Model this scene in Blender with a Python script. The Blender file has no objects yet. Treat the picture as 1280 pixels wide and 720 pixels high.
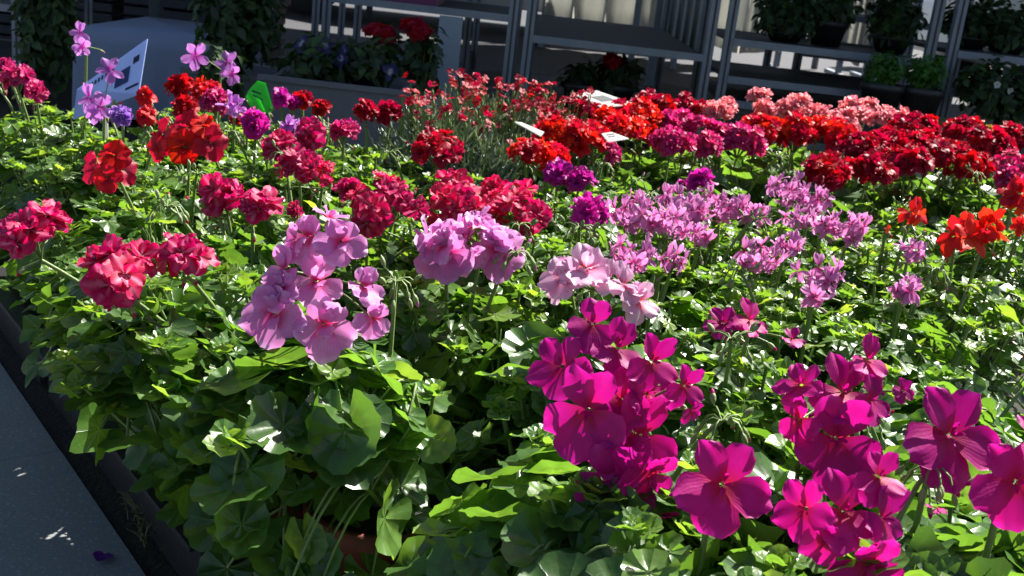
import bpy, math, random
import numpy as np
from mathutils import Matrix, Vector
random.seed(7); RNG = np.random.default_rng(7)
SC = bpy.context.scene; COL = SC.collection
rad = math.radians

# ------------------------------------------------------------------ camera
F = 1400.0; TH = rad(16.5); RO = rad(6.5); CZ = 0.60
def ray(px, py):
    x = px-640; y = py-360
    xr = x*math.cos(RO)+y*math.sin(RO); yr = -x*math.sin(RO)+y*math.cos(RO)
    c, s = math.cos(TH), math.sin(TH)
    return np.array([xr, F*c-yr*s, -F*s-yr*c])
CAM = np.array([0, 0, CZ])
def at(px, py, z=0.33):
    d = ray(px, py); return CAM+d*((z-CZ)/d[2])
def aty(px, py, Y):
    d = ray(px, py); return CAM+d*(Y/d[1])
def atd(px, py, t):                       # t = metres along the optical axis
    return CAM+ray(px, py)*(t/F)
def depth(p):
    fw = ray(640, 360)/F; return float(np.dot(np.asarray(p)-CAM, fw))
def topx(p):
    q = np.asarray(p)-CAM
    fw = ray(640, 360)/F; X = ray(641, 360)-ray(640, 360); Y = ray(640, 361)-ray(640, 360)
    t = q@fw; return (640+q@X/t*F, 360+q@Y/t*F, t)
cam = bpy.data.cameras.new('camera'); camo = bpy.data.objects.new('camera', cam); COL.objects.link(camo)
cx = Vector(ray(641, 360)-ray(640, 360)).normalized(); cy = -Vector(ray(640, 361)-ray(640, 360)).normalized(); cz = cx.cross(cy)
camo.matrix_world = Matrix.Translation(CAM) @ Matrix((cx, cy, cz)).transposed().to_4x4()
cam.sensor_width = 36; cam.lens = 36*F/1280; cam.clip_start = .02; cam.clip_end = 400
cam.dof.use_dof = True; cam.dof.focus_distance = .95; cam.dof.aperture_fstop = 22
SC.camera = camo

# ------------------------------------------------------------------ light
SUN_EL = rad(47); SUN_AZ = rad(42)        # azimuth from +Y towards +X
SUNV = np.array([math.sin(SUN_AZ)*math.cos(SUN_EL), math.cos(SUN_AZ)*math.cos(SUN_EL), math.sin(SUN_EL)])
w = bpy.data.worlds.new('World'); SC.world = w; w.use_nodes = True
nt = w.node_tree; bg = nt.nodes['Background']; sky = nt.nodes.new('ShaderNodeTexSky'); sky.sky_type = 'NISHITA'
sky.sun_disc = False; sky.sun_elevation = SUN_EL; sky.sun_rotation = SUN_AZ
nt.links.new(sky.outputs[0], bg.inputs[0]); bg.inputs[1].default_value = .045
sl = bpy.data.lights.new('sun', 'SUN'); sl.energy = 5.0; sl.angle = rad(.5); sl.color = (1, .96, .88)
so = bpy.data.objects.new('sun', sl); COL.objects.link(so); so.rotation_euler = Vector(SUNV).to_track_quat('Z', 'Y').to_euler()
so.location = (3, 3, 5)
SC.view_settings.view_transform = 'Standard'; SC.view_settings.look = 'None'; SC.view_settings.exposure = 1.5; SC.view_settings.gamma = 1
SC.cycles.max_bounces = 6; SC.cycles.diffuse_bounces = 2; SC.cycles.glossy_bounces = 2; SC.cycles.transmission_bounces = 3
SC.cycles.transparent_max_bounces = 4; SC.cycles.sample_clamp_indirect = 4; SC.cycles.use_denoising = True

# ------------------------------------------------------------------ geometry helpers
class Geo:
    def __init__(s): s.V = []; s.P = []; s.Q = []; s.T = []; s.MQ = []; s.MT = []; s.n = 0
    def add(s, V, P, Q=None, T=None, mat=0):
        s.V.append(np.asarray(V, float)); s.P.append(np.asarray(P, float))
        if Q is not None and len(Q): s.Q.append(np.asarray(Q, int)+s.n); s.MQ.append(np.full(len(Q), mat))
        if T is not None and len(T): s.T.append(np.asarray(T, int)+s.n); s.MT.append(np.full(len(T), mat))
        s.n += len(V)
    def inst(s, tpl, M, t, rnd, mat=0):      # many copies of one template
        V, P, Q, T = tpl; K = len(M); n = len(V)
        if K == 0: return
        W = np.einsum('kij,nj->kni', M, V)+np.asarray(t)[:, None, :]
        PP = np.repeat(P[None], K, 0).copy(); PP[:, :, 2] = (PP[:, :, 2]*.25+np.asarray(rnd)[:, None])
        off = (np.arange(K)*n)[:, None, None]
        s.add(W.reshape(-1, 3), PP.reshape(-1, 3), (Q[None]+off).reshape(-1, 4) if len(Q) else None,
              (T[None]+off).reshape(-1, 3) if len(T) else None, mat)
    def build(s, name, mats, parent=None, smooth=True, origin=None):
        V = np.concatenate(s.V); P = np.concatenate(s.P)
        if origin is not None: V = V-np.asarray(origin)
        Q = np.concatenate(s.Q) if s.Q else np.zeros((0, 4), int); T = np.concatenate(s.T) if s.T else np.zeros((0, 3), int)
        mi = np.concatenate(s.MQ+s.MT) if (s.MQ or s.MT) else np.zeros(0)
        me = bpy.data.meshes.new(name); me.vertices.add(len(V)); me.vertices.foreach_set('co', V.ravel().astype(np.float32))
        L = np.concatenate([Q.ravel(), T.ravel()]); me.loops.add(len(L)); me.loops.foreach_set('vertex_index', L.astype(np.int32))
        st = np.concatenate([np.arange(len(Q))*4, len(Q)*4+np.arange(len(T))*3])
        me.polygons.add(len(st)); me.polygons.foreach_set('loop_start', st.astype(np.int32))
        me.polygons.foreach_set('loop_total', np.concatenate([np.full(len(Q), 4), np.full(len(T), 3)]).astype(np.int32))
        me.polygons.foreach_set('material_index', mi.astype(np.int32))
        me.polygons.foreach_set('use_smooth', np.full(len(st), smooth))
        a = me.attributes.new('p', 'FLOAT_VECTOR', 'POINT'); a.data.foreach_set('vector', P.ravel().astype(np.float32))
        me.update(calc_edges=True)
        for m in (mats if isinstance(mats, (list, tuple)) else [mats]): me.materials.append(m)
        o = bpy.data.objects.new(name, me); COL.objects.link(o)
        if parent is not None: o.parent = parent
        return o
def tube(g, pts, r, sides=5, mat=0, rnd=.5, cap=False):
    pts = np.asarray(pts, float); n = len(pts); r = np.broadcast_to(r, (n,))
    tan = np.gradient(pts, axis=0); tan /= np.linalg.norm(tan, axis=1)[:, None]+1e-9
    ref = np.array([0, 0, 1.]) if abs(tan[:, 2]).mean() < .8 else np.array([1., 0, 0])
    a = np.cross(tan, ref); a /= np.linalg.norm(a, axis=1)[:, None]+1e-9; b = np.cross(tan, a)
    ang = np.arange(sides)*2*math.pi/sides
    V = pts[:, None]+r[:, None, None]*(np.cos(ang)[None, :, None]*a[:, None]+np.sin(ang)[None, :, None]*b[:, None])
    i, j = np.meshgrid(np.arange(n-1), np.arange(sides), indexing='ij'); k = (j+1) % sides
    Q = np.stack([i*sides+j, i*sides+k, (i+1)*sides+k, (i+1)*sides+j], -1).reshape(-1, 4)
    P = np.zeros((n*sides, 3)); P[:, 1] = np.repeat(np.linspace(0, 1, n), sides); P[:, 2] = rnd
    V = V.reshape(-1, 3); T = None
    if cap:
        V = np.concatenate([V, pts[:1], pts[-1:]]); P = np.concatenate([P, P[:1], P[-1:]])
        T = [[n*sides, (q+1) % sides, q] for q in range(sides)]+[[n*sides+1, (n-1)*sides+q, (n-1)*sides+(q+1) % sides] for q in range(sides)]
    g.add(V, P, Q, T, mat)
def bez(a, b, c, n=6):
    t = np.linspace(0, 1, n)[:, None]; a, b, c = map(np.asarray, (a, b, c))
    return (1-t)**2*a+2*t*(1-t)*b+t*t*c
def frames(y, n):                          # columns x,y,z with z~n and y~tip direction
    z = n/(np.linalg.norm(n, axis=1)[:, None]+1e-9)
    y = y-(y*z).sum(1)[:, None]*z; y /= np.linalg.norm(y, axis=1)[:, None]+1e-9
    x = np.cross(y, z); return np.stack([x, y, z], -1)
def grid_faces(n, m):                      # n rows of m verts
    i, j = np.meshgrid(np.arange(n-1), np.arange(m-1), indexing='ij')
    return np.stack([i*m+j, i*m+j+1, (i+1)*m+j+1, (i+1)*m+j], -1).reshape(-1, 4)
def box(g, x0, x1, y0, y1, z0, z1, mat=0, bev=0):
    V = [(x, y, z) for x in (x0, x1) for y in (y0, y1) for z in (z0, z1)]
    Q = [(0, 1, 3, 2), (4, 6, 7, 5), (0, 4, 5, 1), (2, 3, 7, 6), (0, 2, 6, 4), (1, 5, 7, 3)]
    # duplicated corners keep the edges crisp under smooth shading
    VV = []; QQ = []
    for q in Q: QQ.append([len(VV)+k for k in range(4)]); VV += [V[i] for i in q]
    g.add(VV, np.full((24, 3), .5), QQ, None, mat)
def lathe(g, c, prof, seg=24, mat=0):
    prof = np.array(prof); n = len(prof); a = np.arange(seg)*2*math.pi/seg
    V = np.stack([c[0]+prof[:, None, 0]*np.cos(a), c[1]+prof[:, None, 0]*np.sin(a), c[2]+np.repeat(prof[:, 1:2], seg, 1)], -1).reshape(-1, 3)
    i, j = np.meshgrid(np.arange(n-1), np.arange(seg), indexing='ij'); k = (j+1) % seg
    Q = np.stack([i*seg+j, i*seg+k, (i+1)*seg+k, (i+1)*seg+j], -1).reshape(-1, 4)
    g.add(V, np.full((len(V), 3), .5), Q, None, mat)

def tag(o, label=None, cat=None, group=None, kind=None):
    if label: o['label'] = label
    if cat: o['category'] = cat
    if group: o['group'] = group
    if kind: o['kind'] = kind
    return o
def empty(name, loc, label, cat, group=None):
    o = bpy.data.objects.new(name, None); COL.objects.link(o); o.location = loc; o.empty_display_size = .05
    return tag(o, label, cat, group)

# ------------------------------------------------------------------ materials
def newmat(name):
    m = bpy.data.materials.new(name); m.use_nodes = True; n = m.node_tree; n.nodes.clear()
    out = n.nodes.new('ShaderNodeOutputMaterial'); return m, n, out
def N(n, t, **k):
    x = n.nodes.new(t)
    for a, b in k.items(): setattr(x, a, b)
    return x
def mth(n, op, a, b=None, c=None):
    x = N(n, 'ShaderNodeMath', operation=op)
    for i, v in enumerate((a, b, c)):
        if v is None: continue
        if isinstance(v, (int, float)): x.inputs[i].default_value = v
        else: n.links.new(v, x.inputs[i])
    return x.outputs[0]
def mix(n, f, a, b, bt='MIX'):
    x = N(n, 'ShaderNodeMix', data_type='RGBA', blend_type=bt); x.clamp_factor = True
    for s, v in ((x.inputs[0], f), (x.inputs[6], a), (x.inputs[7], b)):
        if isinstance(v, (int, float)): s.default_value = v
        elif isinstance(v, tuple): s.default_value = (*v, 1)
        else: n.links.new(v, s)
    return x.outputs[2]
def ramp(n, f, stops):
    x = N(n, 'ShaderNodeValToRGB'); e = x.color_ramp.elements
    while len(e) < len(stops): e.new(.5)
    for i, (p, c) in enumerate(stops): e[i].position = p; e[i].color = (*c, 1)
    n.links.new(f, x.inputs[0]); return x.outputs[0]
def noise(n, scale, det=3, vec=None, rough=.6):
    x = N(n, 'ShaderNodeTexNoise'); x.inputs['Scale'].default_value = scale; x.inputs['Detail'].default_value = det; x.inputs['Roughness'].default_value = rough
    if vec is None: vec = N(n, 'ShaderNodeTexCoord').outputs['Object']
    n.links.new(vec, x.inputs['Vector']); return x.outputs[0]
def pattr(n):
    a = N(n, 'ShaderNodeAttribute', attribute_name='p'); s = N(n, 'ShaderNodeSeparateXYZ'); n.links.new(a.outputs['Vector'], s.inputs[0]); return s.outputs
def thin(n, out, col, tcol, tfac, rough, spec=.5, bump=None, coat=0.):
    b = N(n, 'ShaderNodeBsdfPrincipled'); n.links.new(col, b.inputs['Base Color'])
    if isinstance(rough, float): b.inputs['Roughness'].default_value = rough
    else: n.links.new(rough, b.inputs['Roughness'])
    b.inputs['Specular IOR Level'].default_value = spec; b.inputs['Coat Weight'].default_value = coat; b.inputs['Coat Roughness'].default_value = .3
    t = N(n, 'ShaderNodeBsdfTranslucent'); n.links.new(tcol, t.inputs[0])
    if bump is not None:
        bp = N(n, 'ShaderNodeBump'); bp.inputs['Strength'].default_value = .5; bp.inputs['Distance'].default_value = .0011
        n.links.new(bump, bp.inputs['Height']); n.links.new(bp.outputs[0], b.inputs['Normal'])
    mx = N(n, 'ShaderNodeMixShader'); mx.inputs[0].default_value = tfac
    n.links.new(b.outputs[0], mx.inputs[1]); n.links.new(t.outputs[0], mx.inputs[2]); n.links.new(mx.outputs[0], out.inputs[0])
def leaf_mat(name, dark, mid, light, zone=0., rough=.36, spec=.6, tf=.36, coat=.15):
    m, n, out = newmat(name); p = pattr(n)
    nz = noise(n, 60, 3)
    c = ramp(n, mth(n, 'ADD', p[2], mth(n, 'MULTIPLY', mth(n, 'SUBTRACT', nz, .5), .25)), [(0, dark), (.62, mid), (.97, light)])
    pp = mth(n, 'PINGPONG', mth(n, 'MULTIPLY', p[0], 7.), .5)       # veins from the petiole
    vw = mth(n, 'SUBTRACT', 1., mth(n, 'MULTIPLY', mth(n, 'MULTIPLY', mth(n, 'SUBTRACT', .5, pp), p[1]), 16.))
    vein = mth(n, 'MULTIPLY', mth(n, 'MAXIMUM', vw, 0.), mth(n, 'SUBTRACT', 1., p[1]))
    c = mix(n, mth(n, 'MULTIPLY', vein, .3), c, light)
    c = mix(n, mth(n, 'MULTIPLY', mth(n, 'GREATER_THAN', noise(n, 420, 2), .70), .5), c, light)
    if zone:
        z = mth(n, 'SUBTRACT', 1., mth(n, 'MULTIPLY', mth(n, 'ABSOLUTE', mth(n, 'SUBTRACT', p[1], .55)), 6.))
        c = mix(n, mth(n, 'MULTIPLY', mth(n, 'MAXIMUM', z, 0.), zone), c, (.03, .035, .012))
    tc = mix(n, 1., c, (2.7, 2.35, 1.0), 'MULTIPLY')
    rg = mth(n, 'ADD', rough-.06, mth(n, 'MULTIPLY', nz, .14))
    thin(n, out, c, tc, tf, rg, spec, mth(n, 'ADD', nz, mth(n, 'MULTIPLY', mth(n, 'POWER', mth(n, 'MULTIPLY', pp, 2.), .5), -2.2)), coat); return m
def petal_mat(name, base, edge, eye, streak=None, sf=0., tf=.42, rough=.5):
    m, n, out = newmat(name); p = pattr(n)
    c = ramp(n, p[1], [(.08, eye), (.40, base), (.78, base), (1., edge)])
    tcn = N(n, 'ShaderNodeTexCoord').outputs['Object']; wob = noise(n, 90, 2, tcn)
    ln = mth(n, 'PINGPONG', mth(n, 'ADD', mth(n, 'MULTIPLY', p[0], 11.), mth(n, 'MULTIPLY', wob, 1.2)), .5)
    vn = mth(n, 'MAXIMUM', mth(n, 'SUBTRACT', 1., mth(n, 'MULTIPLY', ln, 6.)), 0.)
    c = mix(n, mth(n, 'MULTIPLY', vn, mth(n, 'MULTIPLY', mth(n, 'SUBTRACT', 1.05, p[1]), .55)), c, eye)
    c = mix(n, mth(n, 'MULTIPLY', mth(n, 'MAXIMUM', mth(n, 'SUBTRACT', wob, .5), 0.), 1.6), c, edge)
    if streak is not None:
        u0 = mth(n, 'ABSOLUTE', mth(n, 'SUBTRACT', p[0], .5))
        s = mth(n, 'SUBTRACT', 1., mth(n, 'MULTIPLY', u0, 4.5)); s = mth(n, 'MULTIPLY', mth(n, 'MAXIMUM', s, 0.), mth(n, 'SUBTRACT', 1.15, p[1]))
        s = mth(n, 'MULTIPLY', s, mth(n, 'MULTIPLY', noise(n, 50, 2), 2.2*sf)); c = mix(n, s, c, streak)
    hs = N(n, 'ShaderNodeHueSaturation'); n.links.new(c, hs.inputs['Color'])
    n.links.new(mth(n, 'ADD', .74, mth(n, 'MULTIPLY', p[2], .5)), hs.inputs['Value'])
    n.links.new(mth(n, 'ADD', .488, mth(n, 'MULTIPLY', p[2], .024)), hs.inputs['Hue'])
    tc = mix(n, 1., hs.outputs[0], (1.25, 1.2, 1.2), 'MULTIPLY')
    thin(n, out, hs.outputs[0], tc, tf, rough, .35, mth(n, 'ADD', mth(n, 'MULTIPLY', ln, .22), mth(n, 'MULTIPLY', noise(n, 160, 2), .5))); return m
def solid(name, c1, c2=None, scale=20, rough=.6, metal=0., bump=.3, spec=.5):
    m, n, out = newmat(name); b = N(n, 'ShaderNodeBsdfPrincipled')
    nz = noise(n, scale, 5); c = mix(n, nz, c1, c2 or tuple(x*.7 for x in c1)); n.links.new(c, b.inputs['Base Color'])
    b.inputs['Roughness'].default_value = rough; b.inputs['Metallic'].default_value = metal; b.inputs['Specular IOR Level'].default_value = spec
    bp = N(n, 'ShaderNodeBump'); bp.inputs['Strength'].default_value = bump; bp.inputs['Distance'].default_value = .004
    n.links.new(noise(n, scale*4, 4), bp.inputs['Height']); n.links.new(bp.outputs[0], b.inputs['Normal']); n.links.new(b.outputs[0], out.inputs[0]); return m

LEAF = leaf_mat('ivy_leaf', (.030, .078, .014), (.080, .180, .026), (.22, .32, .055), 0, .33, .7, .44, .15)
ZLEAF = leaf_mat('zonal_leaf', (.034, .086, .018), (.080, .185, .034), (.20, .32, .06), .28, .34, .7, .44, .15)
GREY = leaf_mat('dianthus_leaf', (.06, .10, .08), (.12, .18, .14), (.26, .34, .29), 0, .33, .8, .08)
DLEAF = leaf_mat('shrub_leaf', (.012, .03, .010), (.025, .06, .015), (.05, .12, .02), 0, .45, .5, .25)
STEM = solid('stem_green', (.11, .20, .045), (.17, .22, .07), 80, .5, 0, .2)
BUD = solid('bud_green', (.16, .25, .07), (.24, .28, .12), 120, .6, 0, .3)
PMATS = dict(
    MAG=petal_mat('petal_magenta', (.50, .003, .22), (.58, .012, .32), (.48, .008, .08)),
    PNK=petal_mat('petal_lilac_pink', (.66, .22, .56), (.78, .42, .74), (.58, .015, .15)),
    PAL=petal_mat('petal_pale_pink', (.76, .40, .62), (.82, .55, .74), (.62, .05, .14), (.9, .8, .85), .5),
    CRM=petal_mat('petal_crimson_streaked', (.52, .002, .085), (.60, .008, .15), (.30, .001, .02), (.88, .42, .68), .6),
    ROS=petal_mat('petal_rose_red', (.55, .003, .085), (.62, .012, .14), (.30, .001, .02), (.84, .34, .50), .6),
    RED=petal_mat('petal_scarlet', (.54, .002, .020), (.60, .004, .04), (.25, .001, .01)),
    ORC=petal_mat('petal_orchid', (.56, .20, .66), (.66, .32, .74), (.45, .02, .35)),
    VIO=petal_mat('petal_violet', (.26, .10, .50), (.45, .25, .65), (.12, .02, .25)),
    SPI=petal_mat('petal_mauve', (.62, .20, .50), (.72, .38, .64), (.42, .02, .18)),
    PUR=petal_mat('petal_purple', (.52, .007, .30), (.60, .03, .40), (.25, .002, .12)),
    ORG=petal_mat('petal_orange_red', (.66, .010, .010), (.72, .02, .018), (.50, .004, .01)),
    DRK=petal_mat('petal_dark_red', (.40, .002, .022), (.50, .003, .036), (.16, .001, .004)),
    SCA=petal_mat('petal_bright_scarlet', (.62, .004, .012), (.68, .008, .02), (.40, .002, .004)),
    SAL=petal_mat('petal_salmon', (.80, .16, .20), (.86, .44, .48), (.60, .04, .04), (.9, .6, .6), .4),
    CER=petal_mat('petal_cerise', (.52, .006, .13), (.60, .03, .24), (.30, .002, .04), (.8, .35, .55), .35),
    DIA=petal_mat('petal_dianthus', (.42, .002, .025), (.50, .005, .05), (.25, .002, .02)),
    YEL=petal_mat('petal_yellow', (.62, .42, .04), (.70, .52, .10), (.35, .16, .01)),
    BLU=petal_mat('petal_blue', (.04, .03, .16), (.05, .04, .20), (.7, .7, .8)),
    WHT=petal_mat('petal_white', (.75, .75, .72), (.8, .8, .8), (.5, .55, .3)),
)

# ------------------------------------------------------------------ templates
def leaf_tpl(kind, segs, rings, seed):
    r = np.random.default_rng(seed)
    if kind == 'zonal': gap, nl, la, cre, cup, fold = .22, 7, .035, .028, r.uniform(.08, .34), .07
    else: gap, nl, la, cre, cup, fold = .55, 5, .20, .0, r.uniform(.0, .25), .10
    th = np.linspace(-math.pi+gap, math.pi-gap, segs+1)
    R = 1+la*np.cos(nl*th)+cre*(np.arange(segs+1) % 2*2-1)+(.018 if kind == 'zonal' else .05)*r.standard_normal(segs+1)
    if kind == 'ivy': R *= 1+.12*np.cos(th)
    ph = r.uniform(0, 6.28, 3); rs = np.linspace(.12, 1, rings)
    V = [(0, 0, 0)]; P = [(.5, 0, 0)]
    for q in rs:
        for k, t in enumerate(th):
            rr = R[k] if q > .6 else (R[k]*(q-.12)/.48+(1-(q-.12)/.48) if q > .12 else 1)
            x = q*rr*math.sin(t); y = q*rr*math.cos(t)
            z = cup*q*q-fold*q*abs(math.cos(nl*t/2))+.10*q*q*q*math.sin(3*t+ph[0])+.05*q**3*math.sin(6*t+ph[1])-.12*q*q*max(0, math.cos(t))
            V.append((x, y, z)); P.append((t/6.2832+.5, q, 0))
    m = segs+1; Q = grid_faces(rings, m)+1 if rings > 1 else np.zeros((0, 4), int)
    T = np.array([(0, 1+k+1, 1+k) for k in range(segs)])
    return np.array(V), np.array(P), Q, T
LEAVES = {(k, l): [leaf_tpl(k, *((28, 5), (15, 3), (9, 2))[l], 10*l+i+100*(k == 'ivy')) for i in range(7)] for k in ('zonal', 'ivy') for l in (0, 1, 2)}
def blade_tpl(nv=3, w=.06, bend=.3):
    v = np.linspace(0, 1, nv+1); V = []; P = []
    for q in v:
        ww = w*(1-q**2*.92)
        for u in (-1, 1): V.append((u*ww, q, bend*q*q)); P.append((.5+u*.5, q, 0))
    return np.array(V, float), np.array(P, float), grid_faces(nv+1, 2)[:, ::-1], np.zeros((0, 3), int)
def oval_tpl(nv=3, w=.3, seed=0):
    r = np.random.default_rng(seed); v = np.linspace(0, 1, nv+1); V = []; P = []
    for q in v:
        ww = w*math.sin(math.pi*min(max(q, .04), .97)**.8)
        for u in (-1, 0, 1): V.append((u*ww, q, .25*abs(u)*ww-.25*q*q+.1*q)); P.append((.5+u*.5, q, 0))
    return np.array(V, float), np.array(P, float), grid_faces(nv+1, 3)[:, ::-1], np.zeros((0, 3), int)
OVAL = [oval_tpl(3, .28, i) for i in range(2)]
def petal(L, W, nu, nv, cup, curl, ruf, r, wz=.64):
    v = np.linspace(0, 1, nv+1); u = np.linspace(-1, 1, nu+1); vv, uu = np.meshgrid(v, u, indexing='ij')
    wid = np.where(vv < wz, .16+.84*np.sin(np.pi/2*np.minimum(vv/wz, 1)), np.sqrt(np.maximum(0, 1-((vv-wz)/(1.06-wz))**2)))
    wid = np.maximum(wid, .30*(vv > .9)); ph = r.uniform(0, 6.28, 3)
    x = uu*wid*W/2*(1+.05*np.sin(3*vv*6+ph[2]))
    y = L*(vv-.10*np.abs(uu)**2*vv**3+.03*np.sin(4*uu+ph[0])*vv**2)
    z = cup*W*uu**2*vv+curl*L*vv**2+ruf*L*vv**2*(np.sin(5*uu+ph[0])*.6+np.sin(9*uu+ph[1])*.4*np.abs(uu))
    return np.stack([x, y, z], -1).reshape(-1, 3), np.stack([uu*.5+.5, vv, 0*vv], -1).reshape(-1, 3), grid_faces(nv+1, nu+1)
FK = dict(  # petals: list of (azimuth, elevation, length, width) ; metres
    single=[(60, 34, 1, .70), (120, 30, 1, .72), (-90, 2, 1.12, 1.02), (-26, 6, 1.0, .88), (-154, 4, 1.0, .90), (80, 72, .30, .10), (-100, 70, .34, .10), (-20, 76, .30, .09), (200, 68, .28, .09)],
    slim=[(62, 35, 1, .66), (118, 35, 1, .68), (-90, 0, 1.05, .76), (-25, 0, 1.0, .66), (-155, 0, 1.0, .66)],
    spider=[(65, 40, 1, .46), (115, 45, .95, .44), (-90, -30, 1.0, .56), (-20, -20, 1.0, .52), (-160, -25, 1.0, .52)],
    full=[(62, 38, .9, .85), (118, 34, .9, .85), (-90, 8, 1.1, 1.05), (-24, 4, 1.0, 1.0), (-156, 6, 1.0, 1.0), (90, 62, .6, .5), (-60, 55, .55, .5)],
    wavy=[(90, 20, 1, 1.0), (18, 5, 1, 1.05), (162, 10, 1, 1.05), (-54, 0, 1.05, 1.1), (-126, 0, 1.05, 1.1), (-90, 55, .6, .6)],
    round5=[(90, 12, 1, .95), (18, 12, 1, .95), (162, 12, 1, .95), (-54, 12, 1, .95), (-126, 12, 1, .95)],
)
def floret_tpl(kind, L, lod, seed):
    r = np.random.default_rng(seed); nu, nv = ((6, 8), (5, 6), (4, 4))[lod]
    if kind == 'double':
        ps = []
        for k, (n, el, s) in enumerate(((5, 5, 1.), (5, 32, .9), (4, 58, .72), (2, 78, .5))):
            if lod == 2 and k == 3: continue
            ps += [(360/n*i+k*31+r.uniform(-12, 12), el+r.uniform(-10, 10), s, .85*s) for i in range(n)]
    elif kind == 'semi':
        ps = []
        for k, (n, el, s) in enumerate(((5, 0, 1.), (4, 30, .85), (2, 60, .6))):
            ps += [(360/n*i+k*31+r.uniform(-12, 12), el+r.uniform(-12, 12), s, .95*s) for i in range(n)]
    else: ps = FK[kind]
    Vs = []; Ps = []; Qs = []; n0 = 0
    for i, (az, el, l, wd) in enumerate(ps):
        az = rad(az+r.uniform(-11, 11)); el = rad(el+r.uniform(-16, 16)); l *= r.uniform(.9, 1.08)
        V, P, Q = petal(l*L, wd*L, nu, nv, r.uniform(-.22, .24), r.uniform(-.42, .10), .14 if kind in ('double', 'semi', 'wavy', 'full') else .10, r)
        V[:, 1] += .06*L
        ce, se = math.cos(el), math.sin(el); V = np.stack([V[:, 0], V[:, 1]*ce-V[:, 2]*se, V[:, 1]*se+V[:, 2]*ce], -1)
        ca, sa = math.cos(az-math.pi/2), math.sin(az-math.pi/2); V = np.stack([V[:, 0]*ca-V[:, 1]*sa, V[:, 0]*sa+V[:, 1]*ca, V[:, 2]+.02*L*(i % 3)], -1)
        P = P.copy(); P[:, 2] = r.uniform(0, 1)
        Vs.append(V); Ps.append(P); Qs.append(Q+n0); n0 += len(V)
    return np.concatenate(Vs), np.concatenate(Ps), np.concatenate(Qs), np.zeros((0, 3), int)
_fc = {}
def florets(kind, L, lod):
    k = (kind, round(L, 4), lod)
    if k not in _fc: _fc[k] = [floret_tpl(kind, L, lod, 31*i+lod) for i in range(5)]
    return _fc[k]
def bud(g, p, d, s, mat, tipmat=None, lod=1):
    p = np.asarray(p, float); d = np.asarray(d, float)/np.linalg.norm(d); n = (7, 5, 4)[lod]
    t = np.linspace(0, 1, n); prof = np.sin(np.pi*np.clip(t*.96+.03, 0, 1))**.8
    tube(g, p+np.outer(t, d)*s*2.4, prof*s*.5+1e-4, (8, 6, 5)[lod], mat, .5)
    if tipmat is not None: tube(g, p+np.outer(np.linspace(.62, 1.12, 4), d)*s*2.4, np.array([.36, .42, .3, .04])*s, (8, 6, 5)[lod], tipmat, .5)

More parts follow.
